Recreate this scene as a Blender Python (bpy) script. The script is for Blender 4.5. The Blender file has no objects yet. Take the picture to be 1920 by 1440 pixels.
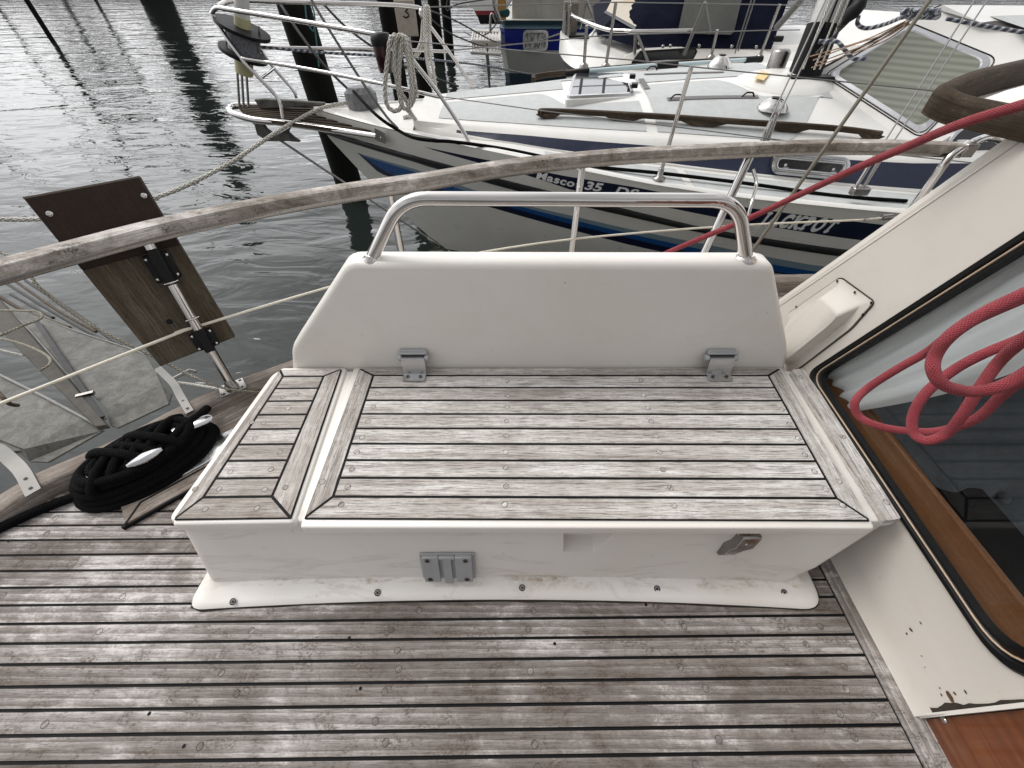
import bpy, bmesh, math, random
from mathutils import Vector as V, Matrix, noise as mnoise
random.seed(7)
S = bpy.context.scene
COL = S.collection
R = math.radians
# ------------------------------------------------------------------ camera
FPX = 750.0                      # focal length in pixels of the 1920 px wide photograph
PITCH = R(46.7)
cam = bpy.data.objects.new('camera', bpy.data.cameras.new('camera'))
COL.objects.link(cam)
cam.data.sensor_width = 36.0
cam.data.lens = FPX / 1920 * 36.0
cam.data.clip_start = 0.02
cam.data.clip_end = 3000
cam.location = (0, 0, 1.0)
cam.rotation_euler = (math.pi / 2 - PITCH, 0, 0)
S.camera = cam
# ------------------------------------------------------------------ overcast daylight
SUN_EL, SUN_AZ = R(54), R(-62)      # azimuth from +Y towards +X
w = bpy.data.worlds.new('World'); S.world = w; w.use_nodes = True
nt = w.node_tree; nt.nodes.clear()
def wn(t, **k):
    n = nt.nodes.new(t)
    for a, b in k.items(): setattr(n, a, b)
    return n
out = wn('ShaderNodeOutputWorld'); bg = wn('ShaderNodeBackground'); bg.inputs[1].default_value = 0.15
sky = wn('ShaderNodeTexSky', sky_type='NISHITA', sun_disc=False, sun_elevation=SUN_EL, sun_rotation=SUN_AZ)
sky.dust_density = 4.0; sky.air_density = 1.0
hsv = wn('ShaderNodeHueSaturation'); hsv.inputs['Saturation'].default_value = 0.10
tc = wn('ShaderNodeTexCoord'); mp = wn('ShaderNodeMapping'); mp.inputs['Scale'].default_value = (1.0, 1.0, 2.6)
nz = wn('ShaderNodeTexNoise'); nz.inputs['Scale'].default_value = 2.6; nz.inputs['Detail'].default_value = 6
cr = wn('ShaderNodeValToRGB'); cr.color_ramp.elements[0].position = .32; cr.color_ramp.elements[1].position = .70
cr.color_ramp.elements[0].color = (1.7, 1.75, 1.9, 1); cr.color_ramp.elements[1].color = (7.5, 7.5, 7.6, 1)
mx = wn('ShaderNodeMix', data_type='RGBA', blend_type='MIX'); mx.inputs[0].default_value = .55
L = nt.links.new
L(sky.outputs[0], hsv.inputs['Color']); L(tc.outputs['Generated'], mp.inputs[0]); L(mp.outputs[0], nz.inputs['Vector'])
L(nz.outputs['Fac'], cr.inputs[0]); L(hsv.outputs[0], mx.inputs[6]); L(cr.outputs[0], mx.inputs[7])
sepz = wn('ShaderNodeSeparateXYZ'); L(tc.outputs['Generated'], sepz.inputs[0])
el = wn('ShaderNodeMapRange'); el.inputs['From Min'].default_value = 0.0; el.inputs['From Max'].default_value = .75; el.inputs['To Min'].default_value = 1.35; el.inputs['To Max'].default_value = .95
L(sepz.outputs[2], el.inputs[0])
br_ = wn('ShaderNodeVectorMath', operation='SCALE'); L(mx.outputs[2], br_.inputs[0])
ey = wn('ShaderNodeMapRange'); ey.inputs['From Min'].default_value = -1.0; ey.inputs['From Max'].default_value = 1.0; ey.inputs['To Min'].default_value = .45; ey.inputs['To Max'].default_value = 1.35  # sky dimmed behind the camera, added to darken front faces and steel reflections
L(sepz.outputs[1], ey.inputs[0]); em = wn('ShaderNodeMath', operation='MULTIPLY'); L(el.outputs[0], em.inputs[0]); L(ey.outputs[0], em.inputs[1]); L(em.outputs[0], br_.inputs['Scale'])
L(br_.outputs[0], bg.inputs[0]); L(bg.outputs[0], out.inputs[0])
sun = bpy.data.objects.new('sun', bpy.data.lights.new('sun', 'SUN')); COL.objects.link(sun)
sun.data.energy = 1.05; sun.data.angle = R(24); sun.data.color = (1, .97, .93)
sun.rotation_euler = V((math.sin(SUN_AZ) * math.cos(SUN_EL), math.cos(SUN_AZ) * math.cos(SUN_EL), math.sin(SUN_EL))).to_track_quat('Z', 'Y').to_euler()
S.view_settings.view_transform = 'Standard'; S.view_settings.look = 'None'
S.view_settings.gamma = 1.0; S.view_settings.use_curve_mapping = False
S.view_settings.exposure = 0.66

# ------------------------------------------------------------------ survey: pixel of the photo -> point on a known surface
CP, SP = math.cos(PITCH), math.sin(PITCH)
CAM = V((0, 0, 1.0))
def ray(px, py):
    u = (px - 960) / FPX; v = (py - 720) / FPX
    return V((u, CP - v * SP, -SP - v * CP))
def Pt(px, py, t): return CAM + ray(px, py) * t
def Pz(px, py, z=0.0):
    d = ray(px, py); return CAM + d * ((z - 1.0) / d.z)
def Py(px, py, y):
    d = ray(px, py); return CAM + d * (y / d.y)
def Px(px, py, x):
    d = ray(px, py); return CAM + d * (x / d.x)
def lerp(a, b, t): return a + (b - a) * t
def interp(xs, x):
    """piecewise linear table [(x, value)...]"""
    if x <= xs[0][0]: return xs[0][1]
    for (a, fa), (b, fb) in zip(xs, xs[1:]):
        if x <= b: return fa + (fb - fa) * (x - a) / (b - a) if b > a else fb
    (a, fa), (b, fb) = xs[-2], xs[-1]
    return fb + (fb - fa) / (b - a) * (x - b)

# ------------------------------------------------------------------ materials
class NT:
    def __init__(s, name):
        s.m = bpy.data.materials.new(name); s.m.use_nodes = True
        s.t = s.m.node_tree; s.t.nodes.clear()
        s.out = s.n('ShaderNodeOutputMaterial'); s.b = s.n('ShaderNodeBsdfPrincipled')
        s.l(s.b.outputs[0], s.out.inputs[0])
    def n(s, t, **k):
        x = s.t.nodes.new(t)
        for a, b in k.items(): setattr(x, a, b)
        return x
    def l(s, a, b): s.t.links.new(a, b)
    def val(s, inp, v):
        if hasattr(v, 'is_linked') or hasattr(v, 'links'): s.l(v, inp)
        else: inp.default_value = v
    def math(s, op, a, b=0.0, c=0.0, clamp=False):
        x = s.n('ShaderNodeMath', operation=op, use_clamp=clamp)
        s.val(x.inputs[0], a); s.val(x.inputs[1], b); s.val(x.inputs[2], c)
        return x.outputs[0]
    def mix(s, f, a, b, blend='MIX'):
        x = s.n('ShaderNodeMix', data_type='RGBA', blend_type=blend)
        s.val(x.inputs[0], f)
        for i, c in ((6, a), (7, b)):
            if isinstance(c, tuple): x.inputs[i].default_value = (*c[:3], 1)
            else: s.l(c, x.inputs[i])
        return x.outputs[2]
    def coord(s, kind='Object', scale=(1, 1, 1), loc=(0, 0, 0), rot=(0, 0, 0)):
        tc = s.n('ShaderNodeTexCoord'); mp = s.n('ShaderNodeMapping')
        mp.inputs['Scale'].default_value = scale; mp.inputs['Location'].default_value = loc; mp.inputs['Rotation'].default_value = rot
        s.l(tc.outputs[kind], mp.inputs[0]); return mp.outputs[0]
    def noise(s, vec, scale, detail=4, rough=.55, dist=0.0):
        x = s.n('ShaderNodeTexNoise'); s.l(vec, x.inputs['Vector'])
        x.inputs['Scale'].default_value = scale; x.inputs['Detail'].default_value = detail
        x.inputs['Roughness'].default_value = rough; x.inputs['Distortion'].default_value = dist
        return x.outputs['Fac']
    def ramp(s, f, *stops):
        x = s.n('ShaderNodeValToRGB'); e = x.color_ramp.elements
        while len(e) < len(stops): e.new(.5)
        for i, (p, c) in enumerate(stops):
            e[i].position = p; e[i].color = (*((c,) * 3 if not isinstance(c, tuple) else c[:3]), 1)
        s.l(f, x.inputs[0]); return x.outputs[0]
    def bump(s, h, strength=.3, dist=.001, normal=None):
        x = s.n('ShaderNodeBump'); x.inputs['Strength'].default_value = strength; x.inputs['Distance'].default_value = dist
        s.l(h, x.inputs['Height'])
        if normal is not None: s.l(normal, x.inputs['Normal'])
        s.l(x.outputs[0], s.b.inputs['Normal']); return x.outputs[0]
    def col(s, c):
        if isinstance(c, tuple): s.b.inputs['Base Color'].default_value = (*c[:3], 1)
        else: s.l(c, s.b.inputs['Base Color'])
    def rough(s, r): s.val(s.b.inputs['Roughness'], r)

def wood(name, light, mid, dark, rough=.75, patch=1.0, contrast=1.0, streak=1.0, stain=(.11, .075, .048), figure=.3, bias=0.0, cover=0.0):
    a = NT(name)
    g1 = a.noise(a.coord('UV', (9, 240, 1)), 1.0, 6, .65)
    g2 = a.noise(a.coord('UV', (1.6, 60, 1)), 1.0, 5, .6, .5)
    g3 = a.noise(a.coord('UV', (22, 480, 1), (3, 7, 0)), 1.0, 4, .65)
    big = a.noise(a.coord('Object', (2.0, 3.4, 3)), 1.0, 9, .66, .5)
    big2 = a.noise(a.coord('Object', (3.1, 5.5, 3), (9, 4, 1)), 1.0, 9, .68, 1.1)
    med = a.noise(a.coord('Object', (20, 30, 22)), 1.0, 8, .72, .6)
    spk = a.noise(a.coord('Object', (150, 230, 190)), 1.0, 5, .75)
    tone = a.n('ShaderNodeAttribute', attribute_name='tone').outputs['Fac']
    wv = a.n('ShaderNodeTexWave', wave_type='BANDS', bands_direction='Y', wave_profile='SAW')
    a.l(a.coord('UV', (1.1, 20, 1)), wv.inputs['Vector']); wv.inputs['Scale'].default_value = 1.0
    wv.inputs['Distortion'].default_value = 6.0; wv.inputs['Detail'].default_value = 2; wv.inputs['Detail Scale'].default_value = .7
    f = a.math('MULTIPLY_ADD', tone, .34, -.17)
    f = a.math('MULTIPLY_ADD', a.math('SUBTRACT', g2, .5), (.7 if patch > 1 else 1.3) * streak, f)
    f = a.math('MULTIPLY_ADD', a.math('SUBTRACT', big, .5), 1.5 * patch, f)
    f = a.math('MULTIPLY_ADD', a.math('SUBTRACT', med, .5), 1.25 * patch, f)
    f = a.math('MULTIPLY_ADD', a.math('SUBTRACT', spk, .5), .9, f)
    f = a.math('MULTIPLY_ADD', a.math('SUBTRACT', wv.outputs['Fac'], .5), .35 * figure, f)
    f = a.math('MULTIPLY_ADD', f, contrast, .5 + bias, clamp=True)
    c = a.ramp(f, (.0, tuple(lerp(m, d, .45) for d, m in zip(dark, mid))), (.45, mid), (1.0, light))
    st = a.math('MULTIPLY', a.ramp(big2, (.46 - cover, 0.0), (.57 - cover, 1.0)), a.ramp(med, (.38, 0.0), (.56, 1.0)))
    st = a.math('MULTIPLY', st, a.ramp(spk, (.36, .35), (.58, 1.0)))
    c = a.mix(a.math('MULTIPLY', st, min(1, .70 * patch)), c, stain)
    k1 = a.math('MULTIPLY', a.ramp(g3, (.34, 1.0), (.50, 0.0)), .62 * min(1.4, streak))
    k2 = a.math('MULTIPLY', a.ramp(g1, (.34, 1.0), (.47, 0.0)), .60 * min(1.4, streak))
    c = a.mix(a.math('MAXIMUM', k1, k2, clamp=True), c, dark)
    a.col(c); a.rough(a.ramp(med, (.3, rough), (.7, min(1, rough + .15))))
    a.b.inputs['Specular IOR Level'].default_value = .22
    h = a.math('MULTIPLY_ADD', g1, .6, a.math('MULTIPLY', g3, .6)); h = a.math('MULTIPLY_ADD', spk, .3, h)
    a.bump(h, .7, .0022)
    return a.m

def plain(name, c, rough=.5, metal=0.0, var=.0, scale=20, bump=0, coat=0):
    a = NT(name); a.b.inputs['Metallic'].default_value = metal
    n = a.noise(a.coord('Object'), scale, 6, .6)
    if var:
        a.col(a.mix(a.ramp(n, (.3, 0.0), (.7, 1.0)), tuple(x * (1 - var) for x in c), tuple(min(1, x * (1 + var * .6)) for x in c)))
    else: a.col(c)
    a.rough(a.math('MULTIPLY_ADD', n, .25, max(0, rough - .12), clamp=True))
    if bump: a.bump(a.noise(a.coord('Object'), scale * 6, 4, .6), bump, .001)
    if coat: a.b.inputs['Coat Weight'].default_value = coat; a.b.inputs['Coat Roughness'].default_value = .08
    return a.m

def gelcoat(name, c, dirt=.5, rough=.32, grime=(.30, .22, .13)):
    a = NT(name)
    o = a.coord('Object')
    n1 = a.noise(o, 3.2, 7, .6, .7); n2 = a.noise(a.coord('Object', (9, 9, 30)), 1.0, 6, .65, .5)
    sp = a.noise(o, 130, 3, .6); sp2 = a.noise(a.coord('Object', (1, 1, 1), (7, 3, 1)), 34, 2, .5)
    c2 = a.mix(a.ramp(n1, (.35, 0.0), (.75, 1.0)), c, tuple(x * y for x, y in zip(c, (.93, .915, .88))))
    c2 = a.mix(a.math('MULTIPLY', a.ramp(n2, (.55, 0.0), (.8, 1.0)), .35 * dirt), c2, tuple(lerp(x, g, .45) for x, g in zip(c, grime)))
    c2 = a.mix(a.math('MULTIPLY', a.ramp(sp, (.70, 0.0), (.74, 1.0)), a.ramp(sp2, (.52, 0.0), (.62, .85 * min(1, dirt + .3)))), c2, (.12, .09, .06))
    a.col(c2); a.rough(a.math('MULTIPLY_ADD', n1, .3, rough - .12, clamp=True))
    a.bump(a.noise(o, 55, 3, .5), .06, .001)
    return a.m

def ropemat(name, c1, c2, freq=300.0, n=6, fuzz=.4, pattern='braid', rough=.85, amp=.35):
    a = NT(name)
    sep = a.n('ShaderNodeSeparateXYZ'); a.l(a.coord('UV'), sep.inputs[0])
    u = a.math('MULTIPLY', sep.outputs[0], n * 2 * math.pi); v = a.math('MULTIPLY', sep.outputs[1], freq)
    s1 = a.math('SINE', a.math('ADD', u, v)); s2 = a.math('SINE', a.math('SUBTRACT', u, v))
    h = a.math('MAXIMUM', s1, s2) if pattern == 'braid' else s1
    n1 = a.noise(a.coord('Object'), 60, 6, .7)
    f = a.math('MULTIPLY_ADD', h, amp, a.math('MULTIPLY', n1, 1.0))
    a.col(a.ramp(f, (.15, tuple(x * .45 for x in c1)), (.5, c1), (.95, c2)))
    a.rough(rough); a.b.inputs['Sheen Weight'].default_value = fuzz
    a.bump(a.math('MULTIPLY_ADD', a.noise(a.coord('Object'), 700, 3, .6), .6, h), .8, .0016)
    return a.m

M = {}
M['deck'] = wood('weathered_deck_teak', (.60, .57, .55), (.28, .252, .234), (.040, .030, .024), patch=1.25, contrast=1.5, bias=.0, figure=1.0, streak=.8, stain=(.062, .043, .028), cover=.06)
M['seat'] = wood('weathered_seat_teak', (.72, .70, .675), (.47, .44, .41), (.075, .058, .046), patch=.6, streak=1.35, bias=.05, contrast=1.15, stain=(.17, .13, .095), cover=.0)
M['strip'] = wood('scrubbed_teak_border', (.72, .695, .67), (.46, .43, .40), (.075, .058, .045), patch=.75, streak=1.1, stain=(.16, .115, .08))
M['rail'] = wood('weathered_rail_teak', (.72, .68, .645), (.40, .36, .325), (.075, .06, .045), patch=1.6, streak=.9, contrast=1.3, cover=.02, stain=(.085, .07, .045))
M['toe'] = wood('weathered_toe_rail', (.40, .355, .315), (.23, .195, .168), (.05, .038, .028), patch=.7, streak=1.2)
M['board'] = wood('weathered_board_teak', (.17, .145, .11), (.095, .075, .054), (.028, .02, .014), patch=.4, streak=1.3, stain=(.06, .055, .02))
M['boardtop'] = wood('varnished_dark_board', (.050, .030, .021), (.026, .015, .010), (.010, .006, .004), rough=.42, patch=.6, streak=.3, stain=(.02, .01, .006))
M['boardedge'] = wood('board_end_grain', (.24, .21, .18), (.16, .13, .11), (.07, .05, .04), patch=.5, streak=.5)
M['darkteak'] = wood('dark_weathered_teak', (.17, .135, .10), (.058, .042, .028), (.010, .007, .004), patch=.9, stain=(.02, .014, .008))
M['caulk'] = plain('black_caulk', (.004, .004, .0045), .7)
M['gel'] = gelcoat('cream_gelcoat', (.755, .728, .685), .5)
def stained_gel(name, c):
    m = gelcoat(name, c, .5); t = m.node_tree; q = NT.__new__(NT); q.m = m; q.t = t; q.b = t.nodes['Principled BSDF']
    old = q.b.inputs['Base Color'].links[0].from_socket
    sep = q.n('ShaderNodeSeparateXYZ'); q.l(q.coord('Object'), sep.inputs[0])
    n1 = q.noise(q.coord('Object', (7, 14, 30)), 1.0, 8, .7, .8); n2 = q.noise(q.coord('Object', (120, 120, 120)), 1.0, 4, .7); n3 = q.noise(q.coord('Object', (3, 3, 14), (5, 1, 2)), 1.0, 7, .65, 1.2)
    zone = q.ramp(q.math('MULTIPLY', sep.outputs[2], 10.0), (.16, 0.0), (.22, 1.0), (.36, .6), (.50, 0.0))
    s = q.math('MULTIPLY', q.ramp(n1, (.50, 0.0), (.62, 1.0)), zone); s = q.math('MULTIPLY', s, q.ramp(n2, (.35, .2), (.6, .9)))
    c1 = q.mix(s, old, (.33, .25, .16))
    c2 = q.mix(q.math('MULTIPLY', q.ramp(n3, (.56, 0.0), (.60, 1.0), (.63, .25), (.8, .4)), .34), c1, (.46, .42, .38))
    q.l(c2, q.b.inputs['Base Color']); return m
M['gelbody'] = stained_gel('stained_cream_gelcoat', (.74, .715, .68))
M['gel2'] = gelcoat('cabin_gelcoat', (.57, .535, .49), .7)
M['white'] = gelcoat('white_gelcoat', (.70, .69, .665), .3)
M['hullwhite'] = gelcoat('hull_white_gelcoat', (.67, .66, .625), .2, .28)
M['nonskid'] = plain('grey_nonskid', (.44, .455, .448), .75, var=.10, scale=14, bump=.5)
M['greytape'] = plain('grey_grip_tape', (.16, .155, .15), .9, var=.1)
def metal(name, c, r, sc=60):
    a = NT(name); a.b.inputs['Metallic'].default_value = 1.0
    n = a.noise(a.coord('Object', (1, 1, 1)), sc, 5, .6); n2 = a.noise(a.coord('Object'), 9, 4, .6)
    a.col(a.mix(a.ramp(n2, (.4, 0.0), (.8, 1.0)), c, tuple(x * .86 for x in c)))
    a.rough(a.math('MULTIPLY_ADD', n, r * 1.2, r * .3)); return a.m
M['steel'] = metal('polished_stainless', (.60, .575, .555), .045)
M['steel2'] = metal('dull_stainless', (.31, .295, .28), .30)
M['alu'] = plain('grey_painted_aluminium', (.42, .43, .44), .42, .35, var=.08)
M['cast'] = metal('cast_aluminium', (.55, .55, .56), .26, 9)
M['zinc_highlight'] = plain('zinc_edge_highlight', (.19, .19, .18), .6, .2, var=.25)  # anchor ribs paler than the plate: edge highlights put into the colour
M['shank'] = plain('dark_shank', (.055, .048, .038), .8, var=.5, scale=30, bump=.4)
M['mastalu'] = plain('anodised_mast', (.50, .49, .47), .4, .5, var=.08)
a = NT('galvanised_plate'); n = a.noise(a.coord('Object'), 16, 8, .7, .5); n2 = a.noise(a.coord('Object'), 170, 4, .7)
a.col(a.ramp(a.math('MULTIPLY_ADD', n2, .4, a.math('MULTIPLY', n, .7)), (.34, (.030, .029, .025)), (.52, (.085, .082, .072)), (.72, (.17, .168, .155))))
a.b.inputs['Metallic'].default_value = .15; a.rough(.7); a.bump(n2, .25, .001); M['galv'] = a.m
M['black'] = plain('black_rubber', (.005, .005, .0055), .45, var=.2)
M['blackplastic'] = plain('black_plastic', (.006, .006, .0065), .5, var=.2)
for k_ in ('caulk', 'black', 'blackplastic'): M[k_].node_tree.nodes['Principled BSDF'].inputs['Specular IOR Level'].default_value = .22
M['cream'] = plain('cream_bead', (.42, .32, .23), .5, var=.15)
M['wire'] = plain('cream_coated_wire', (.72, .67, .56), .5, var=.12, scale=30)
M['rust'] = plain('rust_stain', (.11, .055, .028), .9, var=.5, scale=60)
M['stain'] = plain('filler_stain', (.42, .35, .27), .8, var=.25, scale=70)
M['dirt'] = plain('black_dirt', (.035, .028, .02), .95, var=.5, scale=80)
a = NT('varnished_mahogany'); v_ = a.coord('UV', (3, 60, 1)); n = a.noise(v_, 1.0, 6, .6, .6); n2 = a.noise(a.coord('Object'), 6, 4, .6)
a.col(a.ramp(a.math('MULTIPLY_ADD', n, .6, a.math('MULTIPLY', n2, .4)), (.3, (.085, .028, .012)), (.55, (.165, .054, .021)), (.75, (.25, .092, .034))))
a.rough(.22); a.b.inputs['Coat Weight'].default_value = .5; M['varnish'] = a.m
M['sill'] = wood('warm_interior_teak', (.42, .20, .085), (.30, .13, .052), (.13, .05, .02), rough=.3, patch=.4, streak=.5, stain=(.16, .07, .03))
a = NT('interior_floor_wood'); n = a.noise(a.coord('Object', (4, 60, 4)), 1.0, 6, .6, .6)
a.col(a.ramp(n, (.3, (.06, .022, .01)), (.7, (.17, .07, .03)))); a.rough(.35); M['floorwood'] = a.m
M['cushion'] = plain('slate_blue_upholstery', (.095, .112, .128), .9, var=.15, scale=40, bump=.5)
M['curtain'] = plain('white_curtain', (.80, .81, .80), .9, var=.06, scale=8)
M['red'] = ropemat('red_braided_rope', (.30, .022, .036), (.40, .055, .068), 1900, 14, .08, amp=.3)
M['blackrope'] = ropemat('black_braided_rope', (.0022, .0022, .0024), (.005, .005, .0055), 900, 9, .0, rough=.8)
M['blackrope'].node_tree.nodes['Principled BSDF'].inputs['Specular IOR Level'].default_value = .08
M['whiterope'] = ropemat('white_laid_rope', (.52, .49, .43), (.80, .77, .70), 300, 3, .3, 'laid')
M['greyrope'] = ropemat('grey_flecked_line', (.13, .125, .095), (.42, .38, .29), 520, 3, .1)
M['olddark'] = ropemat('grey_dark_rope', (.035, .035, .035), (.09, .085, .08), 300, 3, .1)
M['fleck'] = ropemat('blue_fleck_rope', (.06, .07, .11), (.50, .50, .50), 130, 1, .2, 'laid')
M['tanrope'] = ropemat('tan_line', (.28, .16, .09), (.45, .30, .20), 300, 3, .1)
a = NT('window_glass')
gl = a.n('ShaderNodeBsdfGlossy'); gl.inputs['Roughness'].default_value = .02; tr = a.n('ShaderNodeBsdfTransparent'); tr.inputs[0].default_value = (.86, .88, .88, 1)
fr = a.n('ShaderNodeFresnel'); fr.inputs[0].default_value = 1.24; ms = a.n('ShaderNodeMixShader')
a.l(a.math('MULTIPLY_ADD', fr.outputs[0], 1.0, .01), ms.inputs[0]); a.l(tr.outputs[0], ms.inputs[1]); a.l(gl.outputs[0], ms.inputs[2]); a.l(ms.outputs[0], a.out.inputs[0]); M['glass'] = a.m
M['darkglass'] = plain('dark_acrylic', (.016, .017, .02), .06)
M['navy'] = plain('navy_stripe', (.0055, .010, .033), .34, var=.12)
M['blue'] = plain('royal_blue_stripe', (.008, .068, .23), .3)
M['ltblue'] = plain('pale_blue_stripe', (.19, .26, .31), .35)
M['strake'] = plain('black_rubbing_strake', (.014, .014, .016), .5, var=.2)
M['wiregrey'] = plain('grey_rigging_wire', (.20, .195, .19), .5, .3, var=.1)
M['lettering'] = plain('white_lettering', (.74, .75, .74), .5)

# ------------------------------------------------------------------ mesh builder
class MB:
    def __init__(s): s.v = []; s.f = []; s.uv = []; s.mi = []; s.tn = []; s.sm = []; s.m = 0; s.tone = .5; s.smooth = False
    def face(s, pts, uvs=None):
        i = len(s.v); s.v += [tuple(p) for p in pts]; s.f.append(list(range(i, i + len(pts))))
        s._m(uvs or [(0, 0)] * len(pts))
    def _m(s, uvs): s.uv.append(uvs); s.mi.append(s.m); s.tn.append(s.tone); s.sm.append(s.smooth)
    def grid(s, rows, close_u=False, uvs=None, flip=False, mats=None):
        """rows: list of equally long point lists"""
        n = len(rows[0]); b = len(s.v)
        for r in rows: s.v += [tuple(p) for p in r]
        for j in range(len(rows) - 1):
            for i in range(n if close_u else n - 1):
                k = (i + 1) % n
                q = [b + j * n + i, b + j * n + k, b + (j + 1) * n + k, b + (j + 1) * n + i]
                if flip: q.reverse()
                s.f.append(q)
                if uvs: u = [uvs(j, i), uvs(j, i + 1), uvs(j + 1, i + 1), uvs(j + 1, i)]
                else: u = [(i / n, j), ((i + 1) / n, j), ((i + 1) / n, j + 1), (i / n, j + 1)]
                if flip: u.reverse()
                m0 = s.m
                if mats: s.m = mats(j, i)
                s._m(u); s.m = m0
    def tube(s, pts, r, seg=10, closed=False, cap=True, prof=None, up=None):
        """sweep a circle (or profile prof [(a,b)...]) along pts; r may be a list"""
        n = len(pts); pts = [V(p) for p in pts]
        rr = r if isinstance(r, (list, tuple)) else [r] * n
        T = []
        for i in range(n):
            a_ = pts[i - 1] if (i > 0 or closed) else pts[0]; b_ = pts[(i + 1) % n] if (i < n - 1 or closed) else pts[-1]
            t = b_ - a_; T.append(t.normalized() if t.length > 1e-9 else (T[-1] if T else V((0, 0, 1))))
        if up is not None: nrm = (V(up) - T[0] * V(up).dot(T[0])).normalized()
        else: nrm = T[0].orthogonal().normalized()
        rows = []; ln = [0.0]
        for i in range(n):
            if i: ln.append(ln[-1] + (pts[i] - pts[i - 1]).length)
            if up is not None: nrm = (V(up) - T[i] * V(up).dot(T[i])).normalized()
            else:
                nrm = nrm - T[i] * nrm.dot(T[i]); nrm = nrm.normalized() if nrm.length > 1e-6 else T[i].orthogonal().normalized()
            bi = T[i].cross(nrm)
            if prof: rows.append([pts[i] + (bi * p[0] + nrm * p[1]) * (rr[i] if r is not None and isinstance(r, (list, tuple)) else 1) for p in prof])
            else: rows.append([pts[i] + (nrm * math.cos(2 * math.pi * k / seg) + bi * math.sin(2 * math.pi * k / seg)) * rr[i] for k in range(seg)])
        if prof:
            per = [0.0]
            for k in range(len(prof)): per.append(per[-1] + math.dist(prof[k], prof[(k + 1) % len(prof)]))
            uo = (random.random() * 30, random.random() * 30)
            uvf = lambda j, i: (ln[min(j, n - 1)] + uo[0], per[i] + uo[1])
        else:
            uvf = lambda j, i: (i / seg, ln[j] if j < n else ln[-1] + .01)
        if closed: rows.append(rows[0])
        old = s.smooth
        if not prof: s.smooth = True
        s.grid(rows, True, uvf)
        if cap and not closed:
            s.face(list(reversed(rows[0]))); s.face(rows[-1])
        s.smooth = old
    def box(s, c, size, rot=None, uvscale=True):
        c = V(c); h = [x / 2 for x in size]; Rm = rot or Matrix.Identity(3)
        P = lambda x, y, z: c + Rm @ V((x * h[0], y * h[1], z * h[2]))
        uo = random.random() * 30, random.random() * 30
        for ax in range(3):
            for sg in (-1, 1):
                b_, c_ = (ax + 1) % 3, (ax + 2) % 3
                q = []; uv = []
                for (p, r_) in ((-1, -1), (1, -1), (1, 1), (-1, 1)):
                    co = [0, 0, 0]; co[ax] = sg; co[b_] = p; co[c_] = r_; q.append(P(*co))
                    a1, a2 = (b_, c_) if size[b_] >= size[c_] else (c_, b_)
                    uv.append((co[a1] * h[a1] + uo[0], co[a2] * h[a2] + uo[1]))
                if sg < 0: q.reverse(); uv.reverse()
                s.face(q, uv)
    def prism(s, poly, vec, uvd=None, bottom=True):
        """extrude a planar polygon along -vec (poly is the top)"""
        poly = [V(p) for p in poly]; vec = V(vec); n = len(poly)
        nrm = V((0, 0, 0))
        for i in range(n): nrm += (poly[i] - poly[0]).cross(poly[(i + 1) % n] - poly[0])
        if nrm.dot(vec) < 0: poly.reverse()
        uo = random.random() * 30, random.random() * 30
        d = V(uvd).normalized() if uvd is not None else (poly[1] - poly[0]).normalized()
        e = vec.normalized().cross(d)
        uv = lambda p: (p.dot(d) + uo[0], p.dot(e) + uo[1])
        s.face(poly, [uv(p) for p in poly])
        low = [p - vec for p in poly]
        if bottom: s.face(list(reversed(low)), [uv(p) for p in reversed(low)])
        for i in range(n):
            k = (i + 1) % n
            s.face([poly[i], low[i], low[k], poly[k]], [uv(poly[i]), (uv(poly[i])[0], uv(poly[i])[1] + vec.length), (uv(poly[k])[0], uv(poly[k])[1] + vec.length), uv(poly[k])])
    def disc(s, c, nrm, r, seg=14, r0=0.0, dz=0.0):
        c = V(c); nrm = V(nrm).normalized(); a_ = nrm.orthogonal().normalized(); b_ = nrm.cross(a_)
        o = [c + nrm * dz + (a_ * math.cos(t) + b_ * math.sin(t)) * r for t in [2 * math.pi * k / seg for k in range(seg)]]
        uo = random.random() * 30
        if r0 <= 0: s.face(o, [((p - c).dot(a_) + uo, (p - c).dot(b_) + uo) for p in o])
        else:
            i_ = [c + nrm * dz + (a_ * math.cos(t) + b_ * math.sin(t)) * r0 for t in [2 * math.pi * k / seg for k in range(seg)]]
            s.grid([i_, o], True, flip=True)
    def lathe(s, c, axis, prof, seg=20):
        c = V(c); ax = V(axis).normalized(); a_ = ax.orthogonal().normalized(); b_ = ax.cross(a_)
        rows = [[c + ax * h + (a_ * math.cos(2 * math.pi * k / seg) + b_ * math.sin(2 * math.pi * k / seg)) * r for k in range(seg)] for r, h in prof]
        o = s.smooth; s.smooth = True; s.grid(rows, True)
        if prof[0][0] > 1e-5: s.face(list(reversed(rows[0])))
        if prof[-1][0] > 1e-5: s.face(rows[-1])
        s.smooth = o
    def build(s, name, mats, parent=None, bevel=0, seg=2, sharp=None, fix=False):
        me = bpy.data.meshes.new(name)
        root = parent
        off = V((0, 0, 0))
        while root is not None: off += V(root.location); root = root.parent
        me.from_pydata([(v[0] - off.x, v[1] - off.y, v[2] - off.z) for v in s.v], [], s.f)
        uvl = me.uv_layers.new(name='UVMap'); k = 0
        flat = []
        for u in s.uv:
            for c in u: flat += [c[0], c[1]]
        uvl.data.foreach_set('uv', flat)
        at = me.attributes.new('tone', 'FLOAT', 'FACE'); at.data.foreach_set('value', s.tn)
        for m in (mats if isinstance(mats, (list, tuple)) else [mats]): me.materials.append(m)
        me.polygons.foreach_set('material_index', s.mi)
        me.polygons.foreach_set('use_smooth', s.sm)
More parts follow.
